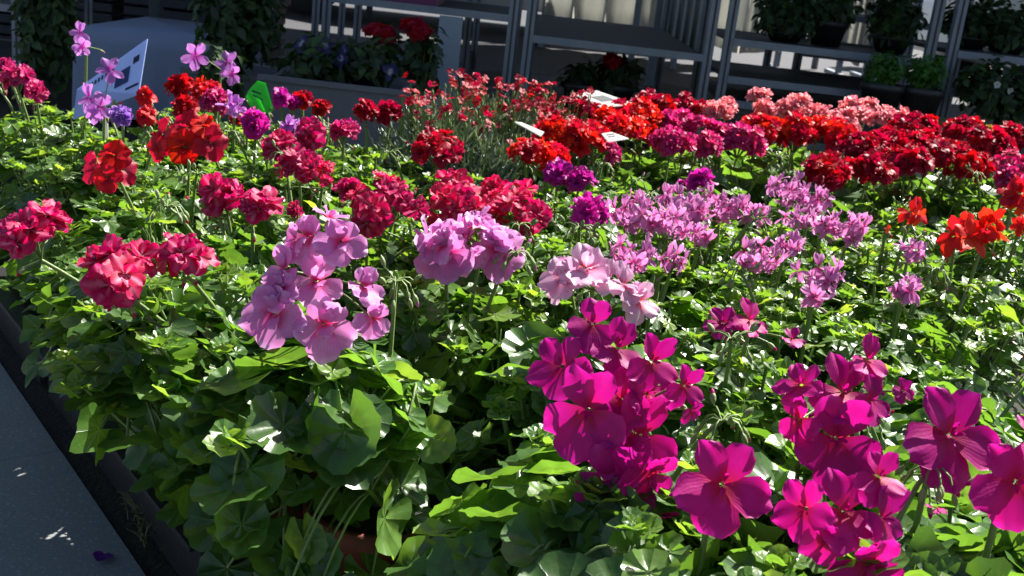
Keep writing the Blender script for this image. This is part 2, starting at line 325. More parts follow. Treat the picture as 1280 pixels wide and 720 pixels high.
# kind -> floret type, petal length, material, florets per head factor, droop
KIND = dict(MAG=('single', .031), PNK=('full', .024), PAL=('full', .024), CRM=('semi', .018), ROS=('semi', .017), RED=('wavy', .022), ORC=('slim', .020),
    VIO=('double', .014), SPI=('spider', .0145), PUR=('double', .018), ORG=('slim', .024), DRK=('double', .018), SCA=('double', .017), SAL=('double', .016),
    CER=('double', .017), DIA=('round5', .009), YEL=('round5', .008), BLU=('round5', .026), WHT=('slim', .016))
def head(c, R, kind, plant, base, lod, name='flower_head', nf=None, face=(0, -.35, .8), spread=1.9, subparts=False, squash=.75, L=None, fl=None):
    """umbel: pedicels fan out from one point, a floret on each; c is the umbel's centre"""
    ft, L0 = KIND[kind]; L = L or L0; c = np.asarray(c, float); face = np.array(face, float); face /= np.linalg.norm(face)
    if kind != 'SPI': L = min(L, R*.85)
    loose = kind not in ('DRK', 'SCA', 'SAL', 'CER', 'DIA', 'YEL')
    if fl is None: R = max(R-L*.30, L*.5)
    if nf is None: nf = max(3, int((1.45 if kind == 'SPI' else (1.05 if kind in ('PUR', 'VIO') else .72) if loose else 1.35)*((R+.3*L)/L)**2*spread)+2)
    if fl is not None: nf = len(fl)
    hub = c-face*R*.75-np.array([0, 0, R*.25])
    k = np.arange(nf)+.5; ca = 1-k/nf*(1-math.cos(spread*.95)); sa = np.sqrt(np.maximum(0, 1-ca**2)); ph = k*2.39996+RNG.uniform(0, 6)
    zz = face; xx = np.cross([0, 1, 0.1], zz); xx /= np.linalg.norm(xx); yy = np.cross(zz, xx)
    D = sa[:, None]*(np.cos(ph)[:, None]*xx+np.sin(ph)[:, None]*yy)+ca[:, None]*zz
    D += RNG.normal(0, .26 if loose else .18, D.shape); D /= np.linalg.norm(D, axis=1)[:, None]
    pos = c+D*np.array([1, 1, squash])*RNG.uniform(.8, 1.15, 3)*max(R-L*.35, L*.45)*RNG.uniform(.6, 1.22, nf)[:, None]
    ax = D*.7+face*.45+RNG.normal(0, .26, D.shape)
    up = np.array([0, 0, 1.])+RNG.normal(0, .3, D.shape)
    M = frames(up, ax)*np.where(RNG.uniform(size=nf) < .16, .5, RNG.uniform(.78, 1.15, nf))[:, None, None]
    if fl is not None:                       # florets laid out one by one
        pos = np.array([q[0] for q in fl]); ax = np.array([q[2] for q in fl], float)+RNG.normal(0, .08, (nf, 3)); D = ax/np.linalg.norm(ax, axis=1)[:, None]
        hub = pos.mean(0)+np.array([0, .02, -.012]); up = np.array([0, 0, 1.])+np.array([[q[3], 0, 0] for q in fl]); L = float(np.mean([q[1] for q in fl]))
        M = frames(up, ax)*np.array([q[1]/L for q in fl])[:, None, None]
    g = Geo(); tp = florets(ft, L, lod)
    pm = PMATS[kind]
    for i in range(nf):                      # pedicels
        a = hub; b = pos[i]; mid = (a+b)/2+np.array([0, 0, .15*R])-D[i]*.05*R
        if lod < 2 or i % 2 == 0: tube(g, bez(a, mid, b-ax[i]/np.linalg.norm(ax[i])*L*.1, 5 if lod < 2 else 3), .0009 if lod < 2 else .0011, 4 if lod < 2 else 3, 0, .5)
        if lod < 2: bud(g, b-ax[i]/np.linalg.norm(ax[i])*L*.56, ax[i], L*.17, 1, None, 1)
    # peduncle down to the plant
    base = np.asarray(base, float); m2 = (hub*.6+base*.4); m2[2] = max(hub[2]-.03, .12); m2[:2] = hub[:2]*.8+base[:2]*.2
    tube(g, bez(base, m2, hub, 8), np.linspace(.0026, .0019, 8), 6 if lod < 2 else 4, 0, .5)
    for i in range(2 if lod < 2 else 1):     # unopened buds
        d = RNG.normal(0, 1, 3); d[2] = -abs(d[2])*.5; d /= np.linalg.norm(d); e = hub+d*R*.45
        tube(g, [hub, e], .0008, 4, 0, .5); bud(g, e, d+np.array([0, 0, -.4]), .004, 1, 2, 1)
    if not subparts:
        for j in range(5):
            s = [i for i in range(nf) if i % 5 == j]
            if s: g.inst(tp[j], M[s], pos[s], RNG.uniform(0, .75, len(s)), 2)
        return g.build(name, [STEM, BUD, pm], plant, origin=plant.location)
    h = g.build(name, [STEM, BUD, pm], plant, origin=plant.location)
    for i in range(nf):
        gg = Geo(); gg.inst(tp[i % 5], M[i:i+1], pos[i:i+1], [RNG.uniform(0, .75)], 0)
        gg.build('flower', [pm], h, origin=plant.location)
    return h

TERRA = solid('pot_terracotta', (.20, .05, .028), (.13, .035, .02), 30, .7)
BLACKP = solid('pot_black_plastic', (.018, .018, .020), (.03, .03, .032), 40, .45)
SOIL = solid('potting_soil', (.02, .013, .009), (.05, .035, .024), 150, .95, 0, 1)
def pot(plant, x, y, z=0, r=.062, h=.115, mat=None):
    g = Geo(); lathe(g, (x, y, z), [(.001, .004), (r*.70, .004), (r*.74, 0), (r*.97, h*.80), (r*1.06, h*.80), (r*1.08, h), (r*.99, h), (r*.93, h*.82), (r*.92, h*.86)], 28)
    o = g.build('pot', [mat or BLACKP], plant, origin=plant.location)
    g = Geo(); lathe(g, (x, y, z), [(.0005, h*.87), (r*.5, h*.885), (r*.915, h*.865)], 20); g.build('soil', [SOIL], o, origin=plant.location)
    return o
LEFTLIM = -.06
def foliage(plant, x, y, kind, lod, r=.14, H=.27, n=100, smin=.012, smax=.026, tips=8, z0=.10, mat=None, bright=.0, petn=.7, base=None):
    g = Geo(); c0 = np.array([*(base or (x, y)), z0-.01])
    ph = RNG.uniform(0, 2*math.pi, n); rho = r*np.sqrt(RNG.uniform(0.02, 1, n))*(1+.12*np.sin(3*ph+RNG.uniform(0, 6)))
    top = z0+(H-z0)*(1-.42*(rho/r)**2.2)
    z = top-RNG.exponential(.030, n); side = rho > r*.72
    z = np.where(side, z0-.03+(top-z0+.03)*RNG.uniform(0, 1, n)**.75, z); z = np.maximum(z, .03)
    pos = np.stack([x+rho*np.cos(ph), y+rho*np.sin(ph), z], -1)
    ed = (pos[:, 0]+.31)*.792+(pos[:, 1]-.93)*.61; lim = np.where(pos[:, 2] > .20, -.065, -.055+(.20-pos[:, 2])*.85)+RNG.normal(0, .012, n)
    mv = np.maximum(lim-ed, 0); pos[:, 0] += .792*mv*1.15; pos[:, 1] += .61*mv*1.15
    out = np.stack([np.cos(ph), np.sin(ph), 0*ph], -1)
    nrm = np.array([0, 0, .85])+out*(rho/r)[:, None]*(.75 if kind == 'zonal' else .6)+SUNV*.30+RNG.normal(0, .34, (n, 3))
    tip = out+np.array([0, 0, -.25])+RNG.normal(0, .5, (n, 3))
    S = smin+(smax-smin)*RNG.beta(1.6, 1.5, n)
    if kind == 'zonal': nrm = nrm+RNG.normal(0, .1, (n, 3))
    rn = np.clip(RNG.normal(.36+bright, .2, n)+.25*(S < smin+.3*(smax-smin)), 0, .88)
    M = frames(tip, nrm)*S[:, None, None]
    M[:, :, 0] *= RNG.uniform(.8, 1.1, n)[:, None]
    tp = LEAVES[(kind, lod)]
    for j in range(7): s = np.arange(n) % 7 == j; g.inst(tp[j], M[s], pos[s], rn[s], 0)
    # petioles and branching stems
    nb = 7 if lod < 2 else 4; nodes = []
    for k in range(nb):
        a = 2*math.pi*k/nb+RNG.uniform(-.4, .4); q = RNG.uniform(.35, .7)*r
        e = np.array([x+q*math.cos(a), y+q*math.sin(a), z0+(H-z0)*RNG.uniform(.55, .85)])
        pts = bez(c0+np.array([math.cos(a), math.sin(a), 0])*.012, c0+np.array([math.cos(a)*q*.7, math.sin(a)*q*.7, .05]), e, 6)
        tube(g, pts, np.linspace(.0034, .0022, 6), 6 if lod < 2 else 4, 1, .5); nodes += list(pts[2:])
    nodes = np.array(nodes)
    for i in range(n):
        if RNG.uniform() > petn: continue
        dd = np.linalg.norm(nodes-pos[i]+np.array([0, 0, .02]), axis=1); a = nodes[dd.argmin()]
        if dd.min() > .16: continue
        b = pos[i]; mid = (a+b)/2+np.array([0, 0, .015 if b[2] > a[2] else .03])+out[i]*.006
        tube(g, bez(a, mid, b, 5 if lod == 0 else 3), (.0013, .0013, .0014)[lod], 4 if lod < 2 else 3, 1, .5)
    # growing tips: rosettes of small folded bright leaves
    for k in range(tips):
        a = RNG.uniform(0, 6.28); q = r*math.sqrt(RNG.uniform(0, 1))*.95
        t = np.array([x+q*math.cos(a), y+q*math.sin(a), z0+(H-z0)*(1-.42*(q/r)**2.2)+RNG.uniform(.0, .025)])
        m = 8; aa = np.arange(m)*2.4+RNG.uniform(0, 6); el = np.linspace(.15, 1.2, m)
        d = np.stack([np.cos(aa)*np.cos(el), np.sin(aa)*np.cos(el), np.sin(el)], -1); nn = np.stack([-np.cos(aa)*np.sin(el), -np.sin(aa)*np.sin(el), np.cos(el)], -1)
        sz = np.linspace(.0105, .005, m)*RNG.uniform(.8, 1.25)*(smax/.026)**.5
        M = frames(d, nn+RNG.normal(0, .25, (m, 3)))*sz[:, None, None]
        g.inst(LEAVES[(kind, max(lod, 1))][k % 7], M, t+d*sz[:, None]*1.1, RNG.uniform(.42, .84, m), 0)
        tube(g, bez(t*.75+c0*.25+np.array([0, 0, -.03]), t*.9+c0*.1+np.array([.004, 0, -.012]), t+np.array([0, 0, .004]), 4), .0016, 4, 1, .5)
    return g.build('foliage', [mat or (ZLEAF if kind == 'zonal' else LEAF), STEM], plant, origin=plant.location)
def budhead(plant, top, base, lod, col):
    """drooping cluster of unopened buds on its stalk"""
    g = Geo(); top = np.asarray(top, float)
    tube(g, bez(base, (base[0]*.3+top[0]*.7, base[1]*.3+top[1]*.7, top[2]-.01), top, 7), np.linspace(.0024, .0017, 7), 5, 0, .5)
    for k in range(9):
        a = k*2.4; d = np.array([math.cos(a), math.sin(a), RNG.uniform(-.9, .6)]); e = top+d*np.array([.016, .016, .014])
        tube(g, bez(top, top+np.array([d[0]*.011, d[1]*.011, .008]), e, 4), .0008, 3, 0, .5)
        bud(g, e, d*.5+np.array([0, 0, -.8 if d[2] < 0 else .5]), RNG.uniform(.0035, .005), 1, 2 if k % 3 == 0 else None, 1 if lod < 2 else 2)
    return g.build('bud_cluster', [STEM, BUD, col], plant, origin=plant.location)

# ------------------------------------------------------------------ the setting
UE = np.array([-.61, .792, 0]); VE = np.array([.792, .61, 0]); EA = np.array([-.31, .93, 0])   # bed's long edge, its inward normal
def dedge(x, y): return (x-EA[0])*VE[0]+(y-EA[1])*VE[1]
def ground_mat(name, c1, c2, s1, s2, rough, bump):
    m, n, out = newmat(name); b = N(n, 'ShaderNodeBsdfPrincipled'); tc = N(n, 'ShaderNodeTexCoord').outputs['Object']
    a = noise(n, s1, 6, tc); f = noise(n, s2, 2, tc); c = mix(n, a, c1, c2); c = mix(n, mth(n, 'MULTIPLY', mth(n, 'GREATER_THAN', f, .62), .5), c, tuple(min(1, x*1.8) for x in c2))
    n.links.new(c, b.inputs['Base Color']); b.inputs['Roughness'].default_value = rough
    bp = N(n, 'ShaderNodeBump'); bp.inputs['Strength'].default_value = bump; bp.inputs['Distance'].default_value = .004
    n.links.new(mth(n, 'ADD', a, f), bp.inputs['Height']); n.links.new(bp.outputs[0], b.inputs['Normal']); n.links.new(b.outputs[0], out.inputs[0]); return m
ASPH = ground_mat('asphalt', (.035, .035, .042), (.06, .06, .07), 3, 180, .85, .6)
PAVE = ground_mat('pavement_concrete', (.17, .175, .18), (.23, .235, .24), 4, 260, .8, .15)
EARTH = ground_mat('dark_earth', (.012, .011, .008), (.04, .033, .022), 25, 160, .95, 1)
g = Geo(); box(g, -120, 120, -40, 200, -.5, -.008); g.build('ground', [ASPH], smooth=False)['kind'] = 'structure'
def strip(g, d0, d1, s0, s1, z0, z1, mat=0):   # box aligned with the bed's edge: d across, s along
    P = []
    for z in (z0, z1):
        for d, s in ((d0, s0), (d1, s0), (d1, s1), (d0, s1)): P.append(EA+VE*d+UE*s+np.array([0, 0, z]))
    P = np.array(P); Q = [(3, 2, 1, 0), (4, 5, 6, 7), (0, 1, 5, 4), (1, 2, 6, 5), (2, 3, 7, 6), (3, 0, 4, 7)]
    VV = []; QQ = []
    for q in Q: QQ.append([len(VV)+k for k in range(4)]); VV += [P[i] for i in q]
    g.add(VV, np.full((24, 3), .5), QQ, None, mat)
g = Geo(); s = -1.5
while s < 5:
    strip(g, -.60, -.003, s, s+.597, -.06, RNG.uniform(-.001, .001)); s += .60
s = -1.5
while s < 5:
    strip(g, -1.21, -.607, s+.3, s+.894, -.06, RNG.uniform(-.001, .001)); s += .60
g.build('pavement', [PAVE], smooth=False)['kind'] = 'structure'
g = Geo(); strip(g, 0, 4.2, -2, 4, -.05, -.004); g.build('bed_ground', [EARTH], smooth=False)['kind'] = 'structure'

# plastic carrying trays along the bed's edge
def tray(s0, label):
    c = EA+VE*.22+UE*(s0+.26); root = empty('plant_tray', (c[0], c[1], 0), label, 'tray', 'black trays along the edge of the bed')
    g = Geo(); strip(g, .035, .375, s0, s0+.52, .0, .008); g.build('tray_bottom', [BLACKP], root, smooth=False, origin=root.location)
    g = Geo()
    for a in ((.025, .033, s0, s0+.52), (.377, .385, s0, s0+.52), (.0335, .3765, s0-.006, s0), (.0335, .3765, s0+.52, s0+.526)): strip(g, *a, .0, .058)
    strip(g, .012, .0365, s0-.006, s0+.526, .0582, .064); strip(g, .374, .398, s0-.006, s0+.526, .0582, .064)
    g.build('tray_rim', [BLACKP], root, smooth=False, origin=root.location)
tray(-.62, 'black plastic carrying tray at the near corner of the bed below the big rounded leaves')
tray(-.06, 'black plastic carrying tray beside the pavement below the streaked crimson geranium')
tray(.50, 'black plastic carrying tray farther up the pavement edge under small ivy leaves')
tray(1.06, 'black plastic carrying tray at the far end of the pavement edge')

# ------------------------------------------------------------------ geraniums
# short name, label, kind, leaf kind, heads (photo x, y, width, height above ground), options
NEAR = 1.0
PL = [
 ('tall magenta cluster', 'magenta ivy geranium whose tall double-stacked cluster of broad velvety petals stands at front centre', 'MAG', 'zonal',
   [(768, 500, 160, .33)], {'fl': [(703, 458, 84, (-.6, -.5, .5), -.3), (735, 512, 112, (-.1, -.9, .15), 0), (740, 405, 66, (-.1, -.7, .6), .1), (772, 436, 72, (.2, -.6, .7), .2),
    (814, 452, 74, (.5, -.7, .4), .3), (808, 492, 78, (.5, -.6, .5), .2), (800, 545, 104, (.25, -.8, .4), .1), (768, 598, 112, (-.2, -.9, .2), -.1), (812, 592, 84, (.5, -.7, .1), .3), (855, 482, 56, (.5, -.7, .3), .3), (864, 514, 36, (.5, -.6, 0), .6), (775, 548, 90, (-.2, -.9, .3), -.2), (778, 500, 80, (0, -.8, .5), .1), (822, 646, 60, (.3, -.7, -.3), .2)]}),
 ('solitary magenta bloom', 'magenta ivy geranium with one large solitary bloom hanging low at the front', 'MAG', 'zonal', [(902, 612, 112, .32)], {'fl': [(902, 606, 124, (.05, -.85, .5), .08)]}),
 ('three-bloom magenta spray', 'magenta ivy geranium holding a spray of broad blooms above the drooping one', 'MAG', 'zonal', [(1042, 520, 150, .34)], {'fl': [(1002, 482, 66, (-.5, -.2, .8), -.4), (1052, 490, 86, (.1, -.6, .8), .15), (1044, 548, 120, (-.1, -.8, .45), 0), (1084, 450, 62, (.3, -.6, .7), .2), (1000, 524, 62, (-.6, -.6, .4), -.4), (1128, 488, 34, (.5, -.6, .5), .3), (1088, 500, 60, (.5, -.6, .6), .3)]}),
 ('big flat magenta bloom', 'magenta ivy geranium with one big flat open bloom with a pink centre and small buds', 'MAG', 'zonal', [(1185, 548, 128, .345)], {'fl': [(1185, 545, 136, (.08, -.8, .55), .1), (1172, 634, 30, (0, -.3, -.9), 0)]}),
 ('drooping magenta bloom', 'magenta ivy geranium whose dark-stalked cluster droops at the bottom edge of the photo', 'MAG', 'zonal', [(1058, 648, 160, .32)], {'fl': [(1008, 636, 84, (-.6, -.4, .3), -.5), (1055, 640, 96, (0, -.5, .6), 0), (1100, 648, 92, (.5, -.5, .5), .4), (1084, 704, 110, (.1, -.9, 0), 0), (1098, 596, 66, (.2, -.6, .7), .2), (1030, 676, 60, (-.4, -.8, .1), -.2)]}),
 ('cut-off magenta bloom', 'magenta ivy geranium cut off by the lower right corner of the photo', 'MAG', 'zonal', [(1270, 612, 100, .335)], {'fl': [(1268, 602, 116, (-.1, -.8, .5), -.1), (1300, 560, 80, (.2, -.4, .8), .2)]}),
 ('small two-tone magenta bloom', 'small magenta geranium bloom with one pale pink petal in front of the mauve spidery flowers', 'MAG', 'ivy', [(930, 408, 62, .325)], {'fl': [(904, 404, 48, (-.3, -.5, .8), -.2), (936, 400, 50, (.3, -.6, .7), .3), (990, 424, 32, (0, -.3, .8), 0)]}),
 ('large lilac-pink cluster', 'lilac pink geranium with three large ruffled clusters with crimson throats, biggest in the bed', 'PNK', 'zonal',
   [(395, 350, 150, .34)], {'fl': [(345, 392, 88, (-.35, -.8, .3), -.1), (396, 352, 70, (0, -.7, .6), 0), (405, 404, 84, (.2, -.9, .2), .1), (356, 338, 64, (-.4, -.4, .7), -.3), (386, 296, 60, (-.1, -.6, .7), 0),
    (426, 302, 66, (.3, -.7, .5), .1), (410, 272, 44, (.1, .1, 1), 0), (455, 358, 54, (.4, -.5, .6), .2), (466, 398, 54, (.5, -.8, .2), .3), (370, 300, 48, (-.6, -.4, .5), -.4), (352, 362, 60, (-.5, -.7, .4), -.2)]}),
 ('compact lilac-pink cluster', 'lilac pink geranium with one compact double cluster in front of the rose red row', 'PNK', 'ivy', [(560, 302, 84, .335, 7), (602, 296, 84, .335, 8)], {}),
 ('pale pink bloom', 'pale pink geranium with reddish veins standing on dark thin stalks just behind the magenta cluster', 'PAL', 'zonal', [(745, 350, 95, .34)], {'fl': [(706, 346, 62, (-.4, -.6, .7), -.3), (732, 336, 66, (0, -.5, .8), 0), (752, 350, 62, (.1, -.4, .9), .1), (778, 356, 60, (.3, -.3, .9), .2), (798, 376, 54, (.5, -.5, .6), .3), (700, 362, 40, (-.7, -.4, .4), -.4)]}),
 ('leftmost crimson cluster', 'crimson geranium with pink-streaked petals at the left edge of the photo, beside the pavement', 'CRM', 'ivy', [(42, 282, 98, .33)], {}),
 ('paired crimson clusters', 'crimson geranium with white streaks carrying two clusters side by side above the dark pots', 'CRM', 'ivy', [(152, 328, 96, .325), (230, 316, 66, .33)], {}),
 ('flat crimson cluster', 'crimson geranium with a broad flat cluster right behind the large lilac pink one', 'CRM', 'zonal', [(282, 240, 62, .325), (314, 254, 62, .33), (368, 262, 24, .32)], {}),
 ('rose red cluster', 'rose red double geranium at the left end of the row behind the lilac pink clusters', 'ROS', 'ivy', [(480, 248, 88, .33), (441, 232, 40, .325)], {}),
 ('middle rose red cluster', 'rose red double geranium in the middle of the row behind the compact lilac cluster', 'ROS', 'ivy', [(572, 246, 88, .33)], {}),
 ('right rose red cluster', 'rose red double geranium at the right end of its row, next to the purple blooms', 'ROS', 'ivy', [(645, 252, 80, .33), (622, 240, 40, .33)], {}),
 ('ragged rose red bloom', 'rose red geranium with ragged paired clusters between the scarlet flower and dark red row', 'ROS', 'ivy', [(374, 205, 62, .33), (402, 214, 50, .33)], {}),
 ('broad scarlet cluster', 'scarlet geranium with a broad flat cluster of wavy petals, largest red one at left', 'RED', 'ivy', [(232, 174, 96, .34)], {'fl': [(204, 168, 46, (-.4, -.6, .6), -.2), (234, 160, 48, (0, -.6, .7), 0), (263, 178, 44, (.4, -.7, .4), .3), (230, 184, 44, (.1, -.9, .2), 0), (198, 184, 36, (-.4, -.8, .1), -.3), (256, 158, 34, (.3, -.4, .8), .2)]}),
 ('round scarlet cluster', 'scarlet geranium with a round cluster nearest the pavement, in front of the blue card', 'RED', 'ivy', [(134, 206, 72, .33)], {'fl': [(118, 210, 42, (-.4, -.7, .4), -.3), (142, 194, 42, (0, -.6, .7), 0), (154, 212, 38, (.5, -.7, .3), .2), (134, 224, 36, (0, -.9, .1), 0)]}),
 ('small scarlet bloom', 'scarlet geranium with two small blooms one above the other right beside the blue card', 'RED', 'ivy', [(184, 118, 26, .36), (184, 140, 36, .34)], {}),
 ('tall orchid bloom', 'tall orchid pink geranium bloom rising highest at far left against the dark shrub', 'ORC', 'ivy', [(98, 50, 30, .41)], {'fl': [(100, 40, 26, (.2, -.8, .5), .1), (103, 58, 26, (.4, -.8, .1), .4)]}),
 ('orchid bloom at the card', 'orchid pink geranium with slim petals leaning over the blue card', 'ORC', 'ivy', [(120, 128, 44, .345)], {'fl': [(112, 122, 36, (-.4, -.7, .5), -.2), (126, 132, 36, (.3, -.8, .3), .2), (138, 88, 34, (.1, -.6, .8), 0), (118, 142, 26, (0, -.8, 0), 0)]}),
 ('violet bloom', 'small violet double geranium bloom between the blue card and the scarlet one', 'VIO', 'ivy', [(152, 142, 30, .34, 6)], {}),
 ('paired orchid blooms', 'orchid pink geranium with two airy blooms on long stalks against the pale table', 'ORC', 'ivy', [(262, 78, 34, .375)], {'fl': [(245, 70, 36, (-.1, -.9, .3), 0), (284, 78, 30, (.3, -.7, .5), .2), (290, 92, 28, (.4, -.8, .1), .3)]}),
 ('far left pink bloom', 'deep pink geranium with shaggy clusters at the far left edge near the pavement', 'CER', 'ivy', [(22, 96, 46, .34), (44, 112, 40, .335), (8, 80, 20, .35)], {}),
 ('brick red bloom', 'scarlet geranium with a flat low cluster behind the paired orchid blooms', 'SCA', 'ivy', [(226, 106, 40, .335), (258, 112, 40, .34)], {}),
 ('cerise bloom behind', 'cerise geranium cluster tucked below the paired orchid blooms', 'CER', 'ivy', [(268, 126, 42, .34)], {}),
 ('wine red bloom at left', 'wine red geranium in the shade between the two scarlet clusters', 'DRK', 'ivy', [(232, 132, 34, .32), (300, 150, 26, .31)], {}),
 ('purple bloom near green tag', 'purple geranium with a lilac bloom right in front of the green plastic tag', 'PUR', 'ivy', [(318, 152, 46, .34)], {}),
 ('orchid bloom near green tag', 'orchid geranium bloom just left of the purple one by the green tag', 'ORC', 'ivy', [(292, 130, 32, .345, 5)], {}),
 ('purple bloom right of the tag', 'purple and rose geranium just right of the green plastic tag', 'PUR', 'ivy', [(352, 122, 30, .345), (368, 126, 20, .34)], {}),
 ('red bloom right of the tag', 'dark rose geranium bloom farther right of the green tag against the grey ground', 'DRK', 'ivy', [(378, 122, 26, .345), (402, 132, 26, .335)], {}),
 ('rose bloom in the middle left', 'rose geranium whose cluster sits over the ragged rose red pair', 'CRM', 'ivy', [(388, 165, 42, .335), (352, 180, 44, .325)], {}),
 ('orchid bloom over the roses', 'lilac geranium bloom wedged among the rose ones left of centre', 'ORC', 'ivy', [(365, 158, 30, .34, 5)], {}),
 ('magenta-rose bloom at centre left', 'magenta rose geranium cluster left of the two dark red balls', 'CER', 'ivy', [(430, 162, 38, .335)], {}),
 ('paired dark red balls', 'dark red geranium with two ball clusters standing against the grey ground behind', 'DRK', 'ivy', [(458, 138, 34, .345), (488, 139, 34, .345)], {}),
 ('single dark red ball', 'dark red geranium with one ball cluster just in front of the dianthus', 'DRK', 'ivy', [(546, 182, 46, .335)], {}),
 ('scarlet bloom by the white rim', 'scarlet zonal geranium with a wide cluster right of the white tray rim', 'SCA', 'ivy', [(662, 188, 44, .34), (690, 192, 36, .335)], {}),
 ('upper purple bloom', 'vivid purple geranium below the scarlet one right of the white rim', 'PUR', 'ivy', [(698, 214, 46, .335), (725, 224, 36, .33)], {}),
 ('lower purple bloom', 'vivid purple geranium with the largest purple cluster left of the mauve spidery flowers', 'PUR', 'ivy', [(738, 264, 58, .335)], {}),
 ('small purple bloom', 'vivid purple geranium with a small ball and a bud above the mauve flowers', 'PUR', 'ivy', [(880, 224, 36, .35), (852, 228, 12, .34)], {}),
 ('first mauve spray', 'mauve ivy geranium with a dense spidery cluster beside the largest purple bloom', 'SPI', 'ivy', [(800, 262, 78, .34), (838, 278, 50, .335)], {}),
 ('lower mauve spray', 'mauve ivy geranium with loose narrow petals hanging lower, behind the pale pink bloom', 'SPI', 'ivy', [(792, 316, 62, .325), (842, 322, 40, .32)], {}),
 ('middle mauve spray', 'mauve ivy geranium with spidery clusters in the middle of the mauve patch', 'SPI', 'ivy', [(900, 252, 64, .335), (938, 262, 46, .33)], {}),
 ('mauve spray at the purple ball', 'mauve ivy geranium with spidery clusters right under the small purple ball', 'SPI', 'ivy', [(868, 262, 54, .335), (878, 292, 40, .325), (842, 246, 36, .34)], {}),
 ('far mauve spray', 'mauve ivy geranium at the far side of the mauve patch under the dark red row', 'SPI', 'ivy', [(985, 238, 60, .335), (1018, 250, 50, .33), (1002, 272, 44, .325)], {}),
 ('front mauve spray', 'mauve ivy geranium with a drooping cluster on a pale bent stalk, front of its patch', 'SPI', 'ivy', [(952, 318, 64, .325), (985, 304, 40, .325)], {}),
 ('hanging mauve spray', 'mauve ivy geranium hanging lowest in the mauve patch, right of the bent stalk', 'SPI', 'ivy', [(1026, 342, 60, .32), (1020, 368, 36, .31)], {}),
 ('right mauve spray', 'mauve ivy geranium at the right of its patch, left of the orange red blooms', 'SPI', 'ivy', [(1066, 282, 54, .33), (1030, 278, 36, .33)], {}),
 ('stray mauve bloom', 'stray mauve geranium with two small clusters below the orange red blooms', 'SPI', 'ivy', [(1140, 312, 38, .33), (1134, 360, 42, .315)], {}),
 ('small orange-red bloom', 'orange red ivy geranium with one small airy bloom on a pale upright stalk', 'ORG', 'ivy', [(1142, 264, 40, .345, 3), (1108, 284, 20, .33, 1)], {'one': 1}),
 ('large orange-red bloom', 'orange red ivy geranium with the largest airy bloom at the right', 'ORG', 'ivy', [(1202, 288, 66, .335, 6), (1238, 284, 60, .345, 5)], {}),
 ('edge orange-red bloom', 'orange red ivy geranium touching the right edge of the photo', 'ORG', 'ivy', [(1272, 240, 44, .34, 5), (1278, 280, 30, .33, 3)], {}),
 ('left orange scarlet head', 'bright scarlet zonal geranium at the left end of the back red row', 'SCA', 'zonal', [(704, 160, 40, .345), (728, 170, 38, .335)], {}),
 ('second orange scarlet head', 'bright scarlet zonal geranium in front of the white card on the bed', 'SCA', 'zonal', [(764, 155, 44, .345), (744, 165, 30, .34)], {}),
 ('third orange scarlet head', 'bright scarlet zonal geranium with ruffled head, right of the white card', 'SCA', 'zonal', [(802, 150, 48, .345), (786, 160, 34, .34)], {}),
 ('dark head by the card', 'dark red geranium ball directly below the white card on the bed', 'DRK', 'zonal', [(741, 138, 30, .355), (774, 138, 24, .355)], {}),
 ('dark head behind', 'dark red geranium with flat heads at the very back, right of the white card', 'DRK', 'zonal', [(806, 130, 34, .36), (828, 134, 34, .36)], {}),
 ('dark head behind the cerise', 'dark red geranium at the very back, directly behind the cerise heads', 'DRK', 'zonal', [(856, 132, 36, .36), (878, 138, 26, .36)], {}),
 ('left cerise head', 'cerise geranium with striped ruffled heads, left of the bright green leaf', 'CER', 'zonal', [(845, 150, 36, .35), (840, 176, 40, .34)], {}),
 ('middle cerise head', 'cerise geranium with pink-edged ruffled heads in the middle of the back row', 'CER', 'zonal', [(872, 162, 42, .345), (884, 178, 30, .34)], {}),
 ('right cerise head', 'cerise geranium with a wide low head below the coral ones', 'CER', 'zonal', [(926, 172, 40, .34), (905, 168, 28, .34)], {}),
 ('tiny cerise head', 'cerise geranium with one tiny head beneath the white paper label', 'CER', 'zonal', [(764, 186, 22, .32)], {}),
 ('first coral head', 'coral pink geranium with one ragged head left of the tall coral one', 'SAL', 'zonal', [(896, 138, 30, .365), (908, 134, 22, .37)], {}),
 ('tall coral head', 'coral pink geranium whose small head stands tallest above the red row', 'SAL', 'zonal', [(949, 118, 22, .385), (956, 134, 20, .375)], {}),
 ('middle coral head', 'coral pink geranium with a rounded head in front of the rack post', 'SAL', 'zonal', [(998, 136, 42, .37), (1018, 142, 28, .365)], {}),
 ('right coral head', 'pale coral geranium with white-edged petals left of the tallest dark red one', 'SAL', 'zonal', [(1066, 136, 32, .375), (1048, 152, 44, .365), (1086, 132, 22, .38)], {}),
 ('coral head in the reds', 'pale pink geranium head squeezed between the dark red ones', 'SAL', 'zonal', [(1112, 148, 36, .37)], {}),
 ('scarlet head left', 'bright scarlet geranium head below the tall coral one', 'SCA', 'zonal', [(950, 158, 42, .35)], {}),
 ('scarlet head mid', 'bright scarlet geranium with a big round head below the middle coral one', 'SCA', 'zonal', [(998, 162, 46, .35), (1024, 158, 30, .355)], {}),
 ('scarlet head right', 'bright scarlet geranium with a wide head below the pale coral one', 'SCA', 'zonal', [(1052, 168, 44, .35)], {}),
 ('low dark head', 'dark red geranium with a single head hanging lower than the rest, behind the mauve patch', 'DRK', 'zonal', [(1035, 212, 46, .33)], {}),
 ('dark head under the coral', 'dark red geranium with a big head directly in front of the squeezed pink one', 'DRK', 'zonal', [(1082, 180, 52, .35), (1088, 208, 44, .33)], {}),
 ('tallest dark head', 'dark red geranium with the tallest head of the dark red row', 'DRK', 'zonal', [(1144, 158, 46, .365), (1128, 178, 50, .355)], {}),
